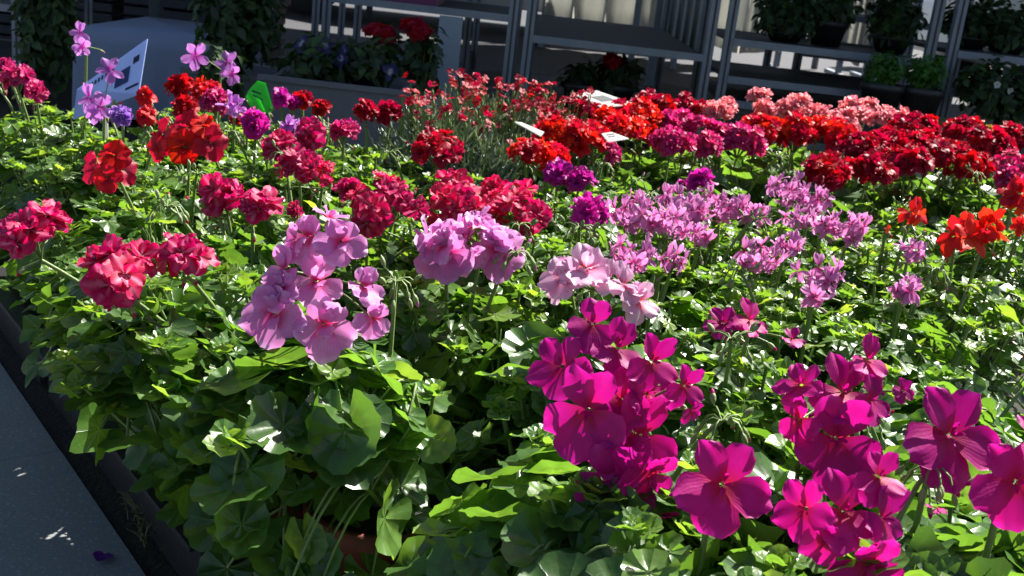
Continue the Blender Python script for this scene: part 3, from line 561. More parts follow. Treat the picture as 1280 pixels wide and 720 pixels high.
 ('wide dark head', 'dark red geranium with wide heads right below the tallest one', 'DRK', 'zonal', [(1164, 186, 54, .35), (1138, 198, 44, .34)], {}),
 ('dark head by the post', 'dark red geranium with a head right in front of the dark rack post', 'DRK', 'zonal', [(1202, 162, 46, .365), (1228, 176, 40, .36)], {}),
 ('lower dark head at right', 'dark red geranium with low drooping heads under the one by the rack post', 'DRK', 'zonal', [(1206, 200, 48, .335), (1190, 190, 38, .34)], {}),
 ('edge dark head', 'dark red geranium at the right edge of the photo, the higher one', 'DRK', 'zonal', [(1268, 166, 38, .365), (1256, 178, 26, .36)], {}),
 ('low edge dark head', 'dark red geranium at the right edge of the photo, the lower one with streaked petals', 'CRM', 'zonal', [(1268, 200, 46, .345), (1262, 220, 40, .335)], {}),
 ('yellow-centred bloom', 'tiny yellow flowers standing among the dark red geraniums near the right edge', 'YEL', 'zonal', [(1236, 160, 14, .37, 5), (1252, 168, 20, .365, 8)], {}),
]
placed = []      # x, y, short, is flowering
def proj_r(w, p): return w/2*depth(p)/F
CATN = {'DIA': 'dianthus', 'YEL': 'flower'}
for short, label, kind, lk, heads, op in PL:
    pts = [at(h[0], h[1], h[3]) for h in heads]; m = np.mean(pts, 0); m[1] += .015
    d = depth(m); lod = 0 if d < 1.15 else (1 if d < 1.75 else 2)
    fx, fy = m[0], m[1]
    e = dedge(fx, fy)
    if e < .02: fx += VE[0]*(.02-e); fy += VE[1]*(.02-e)
    e = dedge(fx, fy); bx, by = fx+VE[0]*max(0, .15-e), fy+VE[1]*max(0, .15-e)
    nm = {'YEL': 'yellow_flower'}.get(kind, 'geranium_plant')
    root = empty(nm, (bx, by, .008), label, 'flower' if kind == 'YEL' else 'geranium', 'potted geraniums in bloom')
    placed.append((bx, by, short, fx, fy))
    rp = .062; pot(root, bx, by, .009, rp, .115, TERRA if (dedge(bx, by) < .22 and d < 1.0) else BLACKP)
    ztop = min(.28, max(.22, min(h[3] for h in heads)-.04))
    far = d > 1.75
    if lk == 'zonal': foliage(root, fx, fy, 'zonal', lod, .125, ztop, (175, 110, 70)[lod], *((.013, .033), (.013, .028), (.014, .028))[lod], tips=(7, 6, 4)[lod], base=(bx, by))
    else: foliage(root, fx, fy, 'ivy', lod, .125, ztop, (210, 190, 120)[lod], *((.010, .027), (.009, .020), (.011, .021))[lod], tips=(12, 14, 7)[lod], base=(bx, by))
    if 'fl' in op:
        t0 = depth(pts[0]); FL = []
        for (qx, qy, w_, fc, rr) in op['fl']:
            tt = t0+.012*(.5-fc[2])*-1+RNG.uniform(-.006, .006); FL.append((atd(qx, qy, tt), w_/2*tt/F*1.0, fc, rr))
        head(pts[0], .04, kind, root, (bx, by, .12), lod, subparts=True, fl=FL)
        heads = []
    for i, h in enumerate(heads):
        R = proj_r(h[2]*(1.45 if kind in ('DRK', 'SCA', 'SAL', 'CER') and h[1] < 230 and h[0] > 500 else 1.15 if kind in ('CRM', 'ROS', 'PNK') else 1.22 if kind == 'SPI' else 1.0), pts[i]); nf = h[4] if len(h) > 4 else None
        if op.get('one') and nf and nf <= 2 and kind != 'ORC': L = R*.92
        elif kind == 'ORC': L = min(.022, R*.95)
        else: L = op.get('L')
        sub = depth(pts[i]) < 1.02
        if kind == 'MAG' and L is None: L = .030
        Rr = R if not (op.get('one') and nf and nf <= 2) else R*.55
        if kind == 'MAG' and not op.get('one'): Rr = max(R*.85, .02)
        c = pts[i]-np.array([0, 0, Rr*.15])
        if Rr < L if L else False: Rr = max(Rr, L*.6)
        head(c, Rr if not L else max(Rr, L*.55), kind, root, (bx, by, .12), lod, nf=nf, face=op.get('face', (0, -.55, .8) if kind not in ('DRK', 'SCA', 'SAL', 'CER') else (0, -.3, .9)),
             subparts=sub, L=L, spread=1.9 if kind not in ('SPI', 'MAG') else 1.6, squash=.55 if kind in ('RED', 'SPI') else .75)
    if RNG.uniform() < .75 and d < 2.1:
        a = RNG.uniform(0, 6.28) if d > .85 else RNG.uniform(.3, 1.2); q = RNG.uniform(.05, .10)
        budhead(root, (fx+q*math.cos(a), fy+q*math.sin(a), ztop+RNG.uniform(.02, .05)), (bx, by, .12), lod, PMATS[kind])

# leafy plants without open flowers fill the rest of the bed
def in_bed(x, y):
    if y < .40 or dedge(x, y) < .10: return False
    px, py, t = topx((x, y, .25))
    if px < -60 or px > 1340 or py > 860: return False
    if y > (1.80 if x < -.22 else 2.02 if x < .10 else 2.22+.12*(x-.1)): return False
    return True
cells = []; S = .165
for i in range(-30, 40):
    for j in range(-30, 40):
        p = EA+UE*(i*S+(j % 2)*S/2)+VE*(.16+j*S*.9); x, y = p[0]+RNG.uniform(-.02, .02), p[1]+RNG.uniform(-.02, .02)
        if in_bed(x, y) and min(min(math.hypot(x-q[0], y-q[1]), math.hypot(x-q[3], y-q[4])) for q in placed) > .112: cells.append((x, y))
used = set()
def side_of(x, y, q):
    dx, dy = x-q[3], y-q[4]
    return ('just right of' if dx > 0 else 'just left of') if abs(dx) > abs(dy) else ('just behind' if dy > 0 else 'just in front of')
fl = list(placed)
for x, y in sorted(cells, key=lambda c: c[1]):
    near = sorted(fl, key=lambda q: math.hypot(x-q[3], y-q[4])); lab = None
    z3 = topx((x, y, .27)); d = z3[2]; lod = 0 if d < 1.15 else (1 if d < 1.75 else 2)
    zonal = (x > .02 and y < 1.0) or (x < .0 and y < .80) or (y > 1.75 and x > .3)
    big = zonal and y < .85
    look = 'big rounded leaves' if big else ('rounded leaves' if zonal else 'small ivy leaves')
    for q in near[:4]:
        lab = f"flowerless geranium with {look} {side_of(x, y, q)} the {q[2]}"
        if lab not in used: break
    else: lab = f"flowerless geranium between the {near[0][2]} and the {near[1][2]}"
    used.add(lab)
    root = empty('leafy_plant', (x, y, .008), lab, 'geranium', 'potted geraniums without open flowers'); placed.append((x, y, '', x, y))
    pot(root, x, y, .009, .062, .115, TERRA if RNG.uniform() < .35 and d < 1.2 else BLACKP)
    H = RNG.uniform(.235, .275)
    if zonal: foliage(root, x, y, 'zonal', lod, .125, H, (165, 105, 65)[lod], *((.013, .035) if big else (.013, .028)), tips=(8, 6, 4)[lod], bright=.05)
    else: foliage(root, x, y, 'ivy', lod, .125, H, (200, 180, 110)[lod], *((.010, .027), (.009, .021), (.011, .021))[lod], tips=(12, 14, 7)[lod])
    for k in range(RNG.integers(1, 5) if y > 1.0 else RNG.integers(0, 3) if y > .66 else 0):
        a = RNG.uniform(0, 6.28); q = RNG.uniform(.02, .09)
        budhead(root, (x+q*math.cos(a), y+q*math.sin(a), H+RNG.uniform(.01, .05)), (x, y, .12), lod, PMATS[['ROS', 'PNK', 'RED'][k % 3]])
print('plants', len(placed), 'fillers', len(cells))

# ------------------------------------------------------------------ dianthus at the back
BL = blade_tpl(3, .07, .3)
def dianthus(px, py, z, r, label, nfl):
    p = at(px, py, z); x, y = p[0], p[1]; root = empty('dianthus_plant', (x, y, .008), label, 'dianthus', 'dianthus plants at the back of the bed')
    pot(root, x, y, .009, .06, .11)
    g = Geo(); n = 1700; a = RNG.uniform(0, 6.28, n); q = r*np.sqrt(RNG.uniform(0, 1, n)); zz = .12+(z-.14)*RNG.uniform(0, 1, n)**.7*(1-.3*(q/r)**2)
    pos = np.stack([x+q*np.cos(a), y+q*np.sin(a), zz], -1); out = np.stack([np.cos(a), np.sin(a), 0*a], -1)*(q/r)[:, None]
    M = frames(np.array([0, 0, .8])+out*.6+RNG.normal(0, .35, (n, 3)), RNG.normal(0, 1, (n, 3))+SUNV)*RNG.uniform(.018, .042, n)[:, None, None]
    g.inst(BL, M, pos, RNG.uniform(.1, .9, n), 0)
    for k in range(60):
        a = RNG.uniform(0, 6.28); q = r*math.sqrt(RNG.uniform()); t = np.array([x+q*math.cos(a), y+q*math.sin(a), z*RNG.uniform(.85, 1.0)])
        tube(g, bez((x+q*.4*math.cos(a), y+q*.4*math.sin(a), .11), (x+q*.7*math.cos(a), y+q*.7*math.sin(a), .2), t, 5), .001, 3, 1, .5)
        if k % 2: bud(g, t, (RNG.normal(0, .2), RNG.normal(0, .2), 1), .005, 1, None, 2)
    g.build('foliage', [GREY, STEM], root, origin=root.location)
    tp = florets('round5', .007, 2)
    for k in range(nfl):
        a = RNG.uniform(0, 6.28); q = r*math.sqrt(RNG.uniform())*.95; c = np.array([x+q*math.cos(a), y+q*math.sin(a), z+RNG.uniform(-.03, .02)])
        g = Geo(); m = 2; ax = np.array([0, -.4, .8])+RNG.normal(0, .4, (m, 3))
        g.inst(tp[k % 5], frames(RNG.normal(0, 1, (m, 3)), ax)*RNG.uniform(.8, 1.15, m)[:, None, None], c+RNG.normal(0, .006, (m, 3)), RNG.uniform(0, .8, m), 0)
        tube(g, bez((c[0]*.8+x*.2, c[1]*.8+y*.2, z-.12), (c[0], c[1], z-.07), c, 4), .001, 3, 1, .5)
        g.build('flower', [PMATS['DIA'], STEM], root, origin=root.location)
for a in [(552, 118, .37, .10, 'tall grey-green dianthus with small red flowers at the left end of its group', 26),
          (618, 112, .375, .10, 'tall grey-green dianthus with the densest red flowers, beside the steel rack post', 40),
          (678, 122, .37, .10, 'dark-stemmed dianthus with many wine red flowers between the rack post and white card', 44),
          (632, 168, .31, .085, 'low silvery dianthus with narrow leaves right behind the white tray rim', 4),
          (690, 150, .34, .09, 'low dianthus with cerise flowers just left of the bright scarlet geranium', 16),
          (594, 150, .34, .08, 'dianthus with sparse cerise flowers in front of the densest one', 9)]: dianthus(*a)
for k, (px, py) in enumerate([(596, 196)]):
    p = at(px, py, .27); root = empty('white_tray', (p[0], p[1], .0), 'white plastic carrying tray whose rim shows in front of the silvery dianthus', 'tray')
    g = Geo(); X0, X1, Y0, Y1, W = p[0]-.07, p[0]+.15, p[1], p[1]+.16, .004
    for b in ((X0, X1, Y0, Y0+W), (X0, X1, Y1-W, Y1), (X0, X0+W, Y0+W, Y1-W), (X1-W, X1, Y0+W, Y1-W)): box(g, *b, .0, .258)
    WP = solid('white_plastic', (.75, .76, .78), (.68, .69, .72), 30, .4); g.build('tray_wall', [WP], root, smooth=False, origin=root.location)
    g = Geo(); box(g, X0-.01, X1+.01, Y0-.010, Y0+.003, .2582, .266); box(g, X0-.01, X1+.01, Y1-.003, Y1+.01, .2582, .266)
    g.build('tray_rim', [WP], root, smooth=False, origin=root.location)

# ------------------------------------------------------------------ cards, tags, fallen petals
def card_mat(name, c):
    m, n, out = newmat(name); tc = N(n, 'ShaderNodeRGB'); tc.outputs[0].default_value = (*c, 1)
    thin(n, out, tc.outputs[0], tc.outputs[0], .5, .35, .5); return m
BLUEC = card_mat('card_blue', (.42, .54, .84)); BLUED = card_mat('card_dark_blue', (.05, .09, .26)); WHITEC = card_mat('card_white', (.80, .80, .78)); GREENC = card_mat('tag_green', (.10, .80, .08))
GREYP = card_mat('card_grey_print', (.30, .31, .33)); INK = card_mat('card_ink', (.03, .05, .12))
def slab(g, corners, thick, mat=0, off=0.):
    c = np.array(corners, float); n = np.cross(c[1]-c[0], c[-1]-c[0]); n /= np.linalg.norm(n); k = len(c)
    if n@(CAM-c[0]) < 0: n = -n
    a = c+n*(off+thick); b = c+n*off
    ctr = len(g.V)
    V = np.concatenate([a, b]); T = [(0, i, i+1) for i in range(1, k-1)]+[(k, k+i+1, k+i) for i in range(1, k-1)]
    Q = [(i, k+i, k+(i+1) % k, (i+1) % k) for i in range(k)]
    g.add(V, np.full((2*k, 3), .5), Q, T, mat)
# blue price card on a stake, leaning among the flowers
P0 = at(140, 130, .33); root = empty('price_card', (P0[0], P0[1], .12), 'blue plastic plant card with a small dark picture, leaning among the tall orchid blooms', 'card')
T0 = depth(P0)-.0; t = T0
def cp(px, py, dt=0): return atd(px, py, t+dt)
g = Geo(); A, B, C_, D_ = cp(97, 112, .03), cp(185, 49, .0), cp(174, 118, -.03), cp(92, 150, -.0)
slab(g, [A, B, C_, D_], .0012); g.build('card', [BLUEC], root, smooth=False, origin=root.location)
def cuv(u, v): return (A*(1-u)+B*u)*(1-v)+(D_*(1-u)+C_*u)*v
def rectuv(u0, u1, v0, v1): return [cuv(u0, v0), cuv(u1, v0), cuv(u1, v1), cuv(u0, v1)]
g = Geo(); slab(g, rectuv(.60, .80, .34, .66), .0008, 0, .0014); g.build('picture', [BLUED], root, smooth=False, origin=root.location)
g = Geo(); slab(g, rectuv(.78, .97, .78, .82), .0008, 0, .0014); slab(g, rectuv(.84, .92, .22, .34), .0008, 0, .0014)
for k in range(7): slab(g, rectuv(.22+.05*k, .245+.05*k, .14, .24), .0006, 0, .0014)
g.build('print', [INK], root, smooth=False, origin=root.location)
g = Geo(); bq = cuv(.5, 1.0); tube(g, [(bq[0]+.01, bq[1], .10), bq, cuv(.5, .9)], .002, 6, 0, cap=True); g.build('stake', [WHITEC], root, origin=root.location)
# green looped tag
P0 = at(325, 122, .34); t = depth(P0); root = empty('plant_tag', (P0[0], P0[1], .1), 'bright green plastic loop tag standing up among the purple and orchid blooms', 'tag')
g = Geo(); c = np.array([(308, 142), (307, 118), (314, 104), (326, 100), (334, 106), (340, 132), (342, 150), (330, 150), (328, 120), (322, 112), (318, 122), (320, 142)])
slab(g, [cp(312, 112), cp(322, 101, .004), cp(332, 104, .006), (cp(342, 138)), cp(334, 142, -.003), cp(326, 122)], .0012)
slab(g, [cp(308, 122), cp(312, 113), cp(325, 124, -.002), cp(333, 142, -.004), cp(322, 146, -.006)], .0012, 0, .002)
g.build('tag_plate', [GREENC], root, smooth=False, origin=root.location)
g = Geo(); slab(g, [cp(316, 113, -.001), cp(327, 117, -.001), cp(328, 119, -.001), cp(316, 115.5, -.001)], .0006, 0, .004); slab(g, [cp(317, 118, -.001), cp(329, 125, -.001), cp(330, 127, -.001), cp(317, 120, -.001)], .0006, 0, .004)
g.build('print', [INK], root, smooth=False, origin=root.location)
g = Geo(); tube(g, [(P0[0]+.005, P0[1], .1), cp(330, 141)], .002, 6, 0, cap=True); g.build('stake', [GREENC], root, origin=root.location)
# white cards lying on the plants
def lying(pix, z, label, prints=(), zs=None):
    c = [at(x, y, z+(zs[i] if zs else 0)) for i, (x, y) in enumerate(pix)]; root = empty('label_card', tuple(np.mean(c, 0)), label, 'card', 'white label cards among the red geraniums')
    g = Geo(); slab(g, c, .0015); g.build('card', [WHITEC], root, smooth=False, origin=root.location)
    if prints:
        g = Geo()
        def L(u, v): return (c[0]*(1-u)+c[1]*u)*(1-v)+(c[3]*(1-u)+c[2]*u)*v
        for u0, u1, v0, v1 in prints: slab(g, [L(u0, v0), L(u1, v0), L(u1, v1), L(u0, v1)], .0006, 0, .0018)
        g.build('print', [GREYP], root, smooth=False, origin=root.location)
lying([(716, 118), (746, 114), (794, 131), (752, 135)], .365, 'large white card with a grey printed patch lying on top of the plants', [(.30, .75, .35, .70)])
lying([(752, 168), (764, 166), (786, 174), (760, 178)], .35, 'small white paper label below the bright scarlet heads', [(.2, .8, .25, .35), (.2, .6, .5, .6)])
0 and lying([(718, 148), (724, 148), (736, 158), (728, 161)], .365, 'narrow white label stuck upright between the left scarlet heads', zs=[.01, .01, 0, 0])
lying([(643, 153), (652, 154), (680, 166), (676, 171)], .35, 'long cream label slanting down beside the low cerise dianthus')
g = Geo(); p = at(128, 697, .004)
V, P, Q = petal(.022, .02, 6, 7, .15, -.2, .1, np.random.default_rng(3)); g.add(V+p+np.array([0, -.01, .002]), P, Q, None)
tag(g.build('fallen_petal', [petal_mat('petal_fallen', (.25, .03, .40), (.30, .05, .45), (.12, .01, .2))]), 'fallen purple petal lying on the grey pavement', 'petal')
g = Geo()
for k in range(120):      # dry weeds in the gap
    q = at(190+RNG.normal(0, 13), 645+RNG.normal(0, 15), .002); a = RNG.uniform(0, 6.28)
    tube(g, bez(q, q+np.array([0, 0, .012]), q+np.array([math.cos(a)*.018, math.sin(a)*.018, RNG.uniform(.006, .025)]), 4), np.linspace(.0011, .0004, 4), 3, 0)
tag(g.build('dry_weeds', [solid('dry_stem', (.20, .17, .07), (.10, .12, .04), 90, .8)]), 'dry yellowish weeds in the dark gap beside the pavement', 'weeds', kind='stuff')

# ------------------------------------------------------------------ racks behind the bed
STEEL = solid('galvanised_steel', (.26, .29, .34), (.15, .17, .21), 25, .5, .5, .15)
PLY = solid('shelf_board', (.07, .07, .07), (.04, .04, .04), 12, .7); DARKB = solid('dark_board', (.035, .03, .035), (.06, .055, .06), 15, .7)
def rack(x0, x1, y0, y1, shelves, label, h=1.9, sh_y=None):
    root = empty('plant_rack', ((x0+x1)/2, (y0+y1)/2, 0), label, 'rack', 'steel plant racks behind the bed')
    for x in (x0, x1):
        for y in (y0, y1):
            g = Geo(); sgn = 1 if x == x0 else -1; a = x-.012; a -= .001; box(g, a, a+.027, y, y+.003, .09, h); box(g, a, a+.003, y+.0035, y+.028, .09, h)
            box(g, a+.011, a+.017, y-.0012, y-.0002, .12, h-.05, 1)
            g.build('post', [STEEL, DARKB], root, smooth=False, origin=root.location)
            g = Geo(); 
            aa = np.arange(17)*2*math.pi/16; V = [(x+dx, y+.02+.035*math.cos(t), .042+.035*math.sin(t)) for dx in (-.012, .012) for t in aa[:-1]]
            g.add(V, np.full((32, 3), .5), [(i, (i+1) % 16, 16+(i+1) % 16, 16+i) for i in range(16)], [(0, i+1, i) for i in range(1, 15)]+[(16, 16+i, 17+i) for i in range(1, 15)])
            g.build('caster', [DARKB], root, origin=root.location)
    for z in shelves:
        g = Geo(); box(g, x0+.013, x1-.013, y0+.004, y1-.004, z-.012, z, 0); box(g, x0+.013, x1-.013, y0-.006, y0+.0035, z-.018, z+.003, 1); box(g, x0+.013, x1-.013, y1-.0035, y1+.006, z-.018, z+.003, 1)
        g.build('shelf', [PLY, STEEL], root, smooth=False, origin=root.location)
    return root
Y = 3.4
rack(-.64, -.088, Y, Y+.58, (.14, .425, .85, 1.25), 'steel plant rack left of the twin posts, dark blue petunias in front of it')
rack(-.036, .50, Y, Y+1.3, (.14, .375, .80, 1.25), 'steel plant rack right of the twin posts with an empty shelf over red blooms')
rack(.558, 1.155, Y+.02, Y+.60, (.15, .25, .32, .43, .80, 1.25), 'steel plant rack holding the dark leafy bush on its shelf')
rack(1.205, 1.78, Y-.02, Y+.56, (.15, .36, .47, .85, 1.25), 'dark steel plant rack at the right edge crowded with plants')
rack(.935, 1.50, 4.15, 4.70, (.2, .38, .52, .95, 1.3), 'farther steel plant rack seen between the two right ones')
rack(-.83, -.27, 3.95+.25, 4.75, (.2, .60, 1.0), 'farther steel plant rack behind the left one')
rack(-2.15, -1.57, 3.40, 3.95, (.12, .29, .60, 1.0), 'steel plant rack at the far left edge of the photo')
# shrubs and pots of dark plants
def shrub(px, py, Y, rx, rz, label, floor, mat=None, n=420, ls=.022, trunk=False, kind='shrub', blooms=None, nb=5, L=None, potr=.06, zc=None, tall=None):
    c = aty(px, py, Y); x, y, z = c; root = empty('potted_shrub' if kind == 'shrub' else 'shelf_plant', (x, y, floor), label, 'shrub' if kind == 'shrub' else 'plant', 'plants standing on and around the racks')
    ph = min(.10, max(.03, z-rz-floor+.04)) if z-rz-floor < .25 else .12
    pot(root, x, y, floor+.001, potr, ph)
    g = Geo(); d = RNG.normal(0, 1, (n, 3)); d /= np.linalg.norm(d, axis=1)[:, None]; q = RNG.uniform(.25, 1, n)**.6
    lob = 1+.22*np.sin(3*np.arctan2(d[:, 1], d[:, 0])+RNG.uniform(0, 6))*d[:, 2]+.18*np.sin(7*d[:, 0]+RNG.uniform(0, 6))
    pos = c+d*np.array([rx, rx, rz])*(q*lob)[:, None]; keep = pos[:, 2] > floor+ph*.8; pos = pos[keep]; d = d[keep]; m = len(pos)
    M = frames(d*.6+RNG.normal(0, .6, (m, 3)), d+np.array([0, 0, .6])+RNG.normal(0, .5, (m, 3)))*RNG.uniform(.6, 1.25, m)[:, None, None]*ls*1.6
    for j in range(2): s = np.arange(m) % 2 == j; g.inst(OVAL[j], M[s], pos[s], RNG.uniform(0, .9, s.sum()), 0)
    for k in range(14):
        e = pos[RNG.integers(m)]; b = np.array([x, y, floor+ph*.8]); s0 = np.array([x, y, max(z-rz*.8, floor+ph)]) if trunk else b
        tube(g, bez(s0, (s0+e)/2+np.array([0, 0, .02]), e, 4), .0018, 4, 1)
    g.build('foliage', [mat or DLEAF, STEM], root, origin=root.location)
    if trunk:
        g = Geo(); tube(g, bez((x, y, floor+ph*.8), (x+.004, y, (floor+z)/2), (x, y, z), 7), np.linspace(.006, .004, 7), 6, 0, cap=True)
        g.build('trunk', [solid('bark', (.06, .04, .028), (.03, .022, .016), 60, .9)], root, origin=root.location)
    if blooms:
        for k in range(nb):
            dd = np.array([RNG.uniform(-1, 1), -RNG.uniform(.3, 1), RNG.uniform(-.2, 1)]); dd /= np.linalg.norm(dd)
            if blooms in ('BLU', 'WHT'):
                gg = Geo(); gg.inst(florets('round5', L or .024, 1)[k % 5], frames(np.array([[0, 0, 1.]]), np.array([dd])), [c+dd*np.array([rx, rx, rz])*1.02], [RNG.uniform(0, .7)]); gg.build('flower', [PMATS[blooms]], root, origin=root.location)
            else: head(c+dd*np.array([rx, rx, rz])*np.array([.9, .9, 1.15]), .035, blooms, root, c, 2, nf=16)
    return root
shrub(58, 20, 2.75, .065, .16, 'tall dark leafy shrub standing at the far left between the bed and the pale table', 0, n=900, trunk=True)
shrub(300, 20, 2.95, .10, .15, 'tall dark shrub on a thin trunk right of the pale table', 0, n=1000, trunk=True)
shrub(275, 92, 2.5, .05, .06, 'small dark plant below the thin-trunked shrub', 0, n=260)
# pale cloth-covered table and planter trough
PALE = solid('pale_tablecloth', (.24, .29, .42), (.20, .25, .37), 4, .85, 0, .4); PALEG = solid('pale_foam', (.17, .18, .20), (.13, .14, .16), 14, .8, 0, .3)
def clothtable(x0, x1, y0, y1, h, label):
    root = empty('display_table', ((x0+x1)/2, (y0+y1)/2, 0), label, 'table')
    g = Geo(); box(g, x0, x1, y0, y1, h-.02, h-.003, 0); g.build('tabletop', [PLY], root, smooth=False, origin=root.location)
    for x in (x0+.03, x1-.03):
        for y in (y0+.03, y1-.03): g = Geo(); box(g, x-.015, x+.015, y-.015, y+.015, 0, h-.0205); g.build('leg', [STEEL], root, smooth=False, origin=root.location)
    g = Geo(); per = []
    for (a, b) in (((x0, y0), (x1, y0)), ((x1, y0), (x1, y1)), ((x1, y1), (x0, y1)), ((x0, y1), (x0, y0))):
        for k in range(40): t = k/40; per.append((a[0]*(1-t)+b[0]*t, a[1]*(1-t)+b[1]*t))
    per = np.array(per); ctr = per.mean(0); n = len(per); V = []; 
    for v in np.linspace(0, 1, 7):
        off = 1+.012+.018*v*(1+np.sin(np.arange(n)*.9)*.6+np.sin(np.arange(n)*.37)*.5); zz = h-(h-.02)*v
        V += [(ctr[0]+(p[0]-ctr[0])*o, ctr[1]+(p[1]-ctr[1])*o, zz) for p, o in zip(per, off)]
    Q = [(i*n+j, i*n+(j+1) % n, (i+1)*n+(j+1) % n, (i+1)*n+j) for i in range(6) for j in range(n)]
    V.append((ctr[0], ctr[1], h)); T = [(7*n, (j+1) % n, j) for j in range(n)]
    g.add(V, np.full((len(V), 3), .5), Q, T); tag(g.build('cloth', [PALE], root, origin=root.location))
clothtable(-1.33, -.93, 3.25, 3.85, .265, 'low display table under a pale blue cloth behind the orchid blooms')
def trough(x0, x1, y0, y1, z0, z1, label):
    root = empty('planter_trough', ((x0+x1)/2, (y0+y1)/2, z0), label, 'planter')
    g = Geo(); w_ = .015
    for b in ((x0, x1, y0, y0+w_), (x0, x1, y1-w_, y1), (x0, x0+w_, y0+w_, y1-w_), (x1-w_, x1, y0+w_, y1-w_)): box(g, *b, z0, z1)
    g.build('trough_wall', [PALEG], root, smooth=False, origin=root.location)
    for b in ((x0-.008, x1+.008, y0-.008, y0+.012), (x0-.008, x1+.008, y1-.012, y1+.008)):
        g = Geo(); box(g, *b, z1+.0005, z1+.012); g.build('rim', [PALEG], root, smooth=False, origin=root.location)
    g = Geo(); box(g, x0+w_+.001, x1-w_-.001, y0+w_+.001, y1-w_-.001, z0+.01, z1-.02); g.build('soil', [SOIL], root, smooth=False, origin=root.location)
trough(-.66, -.32, 2.72, 2.95, 0, .245, 'long pale grey planter trough under the dark blue petunias')
trough(-.92, -.70, 2.95, 3.2, 0, .21, 'short pale grey planter box left of the petunias')
shrub(405, 78, 2.84, .085, .065, 'dark petunia with blue flowers in the left half of the pale trough', .226, n=420, kind='p', blooms='BLU', nb=2, potr=.04)
shrub(460, 80, 2.82, .075, .06, 'dark petunia with white-throated blue flowers in the right half of the trough', .226, n=420, kind='p', blooms='BLU', nb=3, potr=.04)
shrub(478, 66, 3.02, .05, .07, 'leggy geranium with a large dim red head standing behind the petunias', .0, n=160, kind='p', blooms='DRK', nb=2)
shrub(528, 72, 3.0, .05, .085, 'leggy dark plant with small wine red heads beside the pale panel', .0, n=200, kind='p', blooms='DRK', nb=2)
g = Geo(); a, b = aty(546, 60, 3.3), aty(575, 60, 3.3); box(g, a[0], b[0], 3.3, 3.32, 0, .41); tag(g.build('leaning_panel', [solid('pale_panel', (.30, .36, .42), (.22, .27, .33), 8, .6)], smooth=False), 'narrow pale blue grey panel standing against the left rack', 'panel')
g = Geo(); a, b = aty(488, 3, 3.5), aty(548, 8, 3.5); box(g, a[0], b[0], 3.42, 3.7, .4265, .60); tag(g.build('purple_crate', [solid('purple_plastic', (.14, .012, .10), (.10, .01, .07), 20, .5)], smooth=False), 'dark purple crate on the shelf above the petunias', 'crate')
shrub(772, 92, 3.62, .075, .06, 'leafy plant with a wine red flower under the empty shelf', .141, n=300, kind='p', blooms='DRK', nb=1)
shrub(728, 100, 3.60, .06, .05, 'dim green plant on the bottom shelf left of the wine red flower', .141, n=260, kind='p')
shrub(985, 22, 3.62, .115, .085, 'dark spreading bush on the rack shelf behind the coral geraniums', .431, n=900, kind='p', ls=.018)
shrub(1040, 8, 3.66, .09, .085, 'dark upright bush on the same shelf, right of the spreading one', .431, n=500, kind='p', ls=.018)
FRESH = leaf_mat('fresh_leaf', (.03, .10, .015), (.06, .18, .03), (.10, .25, .04), 0, .5, .3, .3, 0)
shrub(1108, 86, 3.30, .06, .045, 'fresh green bushy herb in front of the rack, left one of the pair', .26, n=500, kind='p', mat=FRESH, ls=.012)
shrub(1158, 90, 3.30, .06, .045, 'fresh green bushy herb in front of the rack, right one of the pair', .26, n=500, kind='p', mat=FRESH, ls=.012)
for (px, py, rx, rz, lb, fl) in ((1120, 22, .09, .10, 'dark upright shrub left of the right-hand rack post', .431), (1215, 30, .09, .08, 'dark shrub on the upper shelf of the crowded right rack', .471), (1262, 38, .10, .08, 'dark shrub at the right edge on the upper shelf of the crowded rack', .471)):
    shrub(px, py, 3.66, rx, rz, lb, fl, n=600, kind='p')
for (px, py, rx, rz, lb, bl) in ((1235, 108, .075, .07, 'dark plant with pale seed heads below the shelf of the crowded rack', 'WHT'), (1272, 124, .07, .07, 'dark leafy plant in the lower right rack by the frame edge', None)):
    shrub(px, py, 3.30, rx, rz, lb, 0, n=420, kind='p', blooms=bl, nb=4, L=.01)
# stand for the herbs, boxes
g = Geo(); a, b = aty(1085, 118, 3.22), aty(1182, 118, 3.22); root = empty('low_stand', ((a[0]+b[0])/2, 3.3, 0), 'low dark stand carrying the pair of fresh green herbs', 'stand')
box(g, a[0], b[0], 3.22, 3.40, .245, .258); g.build('board', [PLY], root, smooth=False, origin=root.location)
for x in (a[0]+.02, b[0]-.02):
    for y in (3.235, 3.385): g = Geo(); box(g, x-.01, x+.01, y-.01, y+.01, 0, .2445); g.build('leg', [DARKB], root, smooth=False, origin=root.location)
CREAM = solid('cream_cardboard', (.42, .38, .26), (.34, .30, .20), 12, .8)
def carton(px0, px1, py, Y, z0, z1, dy, label, m):
    a, b = aty(px0, py, Y), aty(px1, py, Y); root = empty('carton', ((a[0]+b[0])/2, Y+dy/2, z0), label, 'box'); g = Geo()
    box(g, a[0], b[0], Y, Y+dy, z0, z1); g.build('carton_body', [m], root, smooth=False, origin=root.location)
    g = Geo(); box(g, a[0]+.001, b[0]-.001, Y+dy*.45, Y+dy*.55, z1+.0003, z1+.0015); g.build('tape', [PLY], root, smooth=False, origin=root.location)
carton(1152, 1184, 140, 3.1, 0, .275, .2, 'cream box left of the dark rack post behind the reds', CREAM)
carton(1194, 1238, 134, 3.1, 0, .285, .2, 'tan box right of the dark rack post behind the reds', solid('tan_cardboard', (.36, .24, .12), (.28, .19, .09), 12, .8))

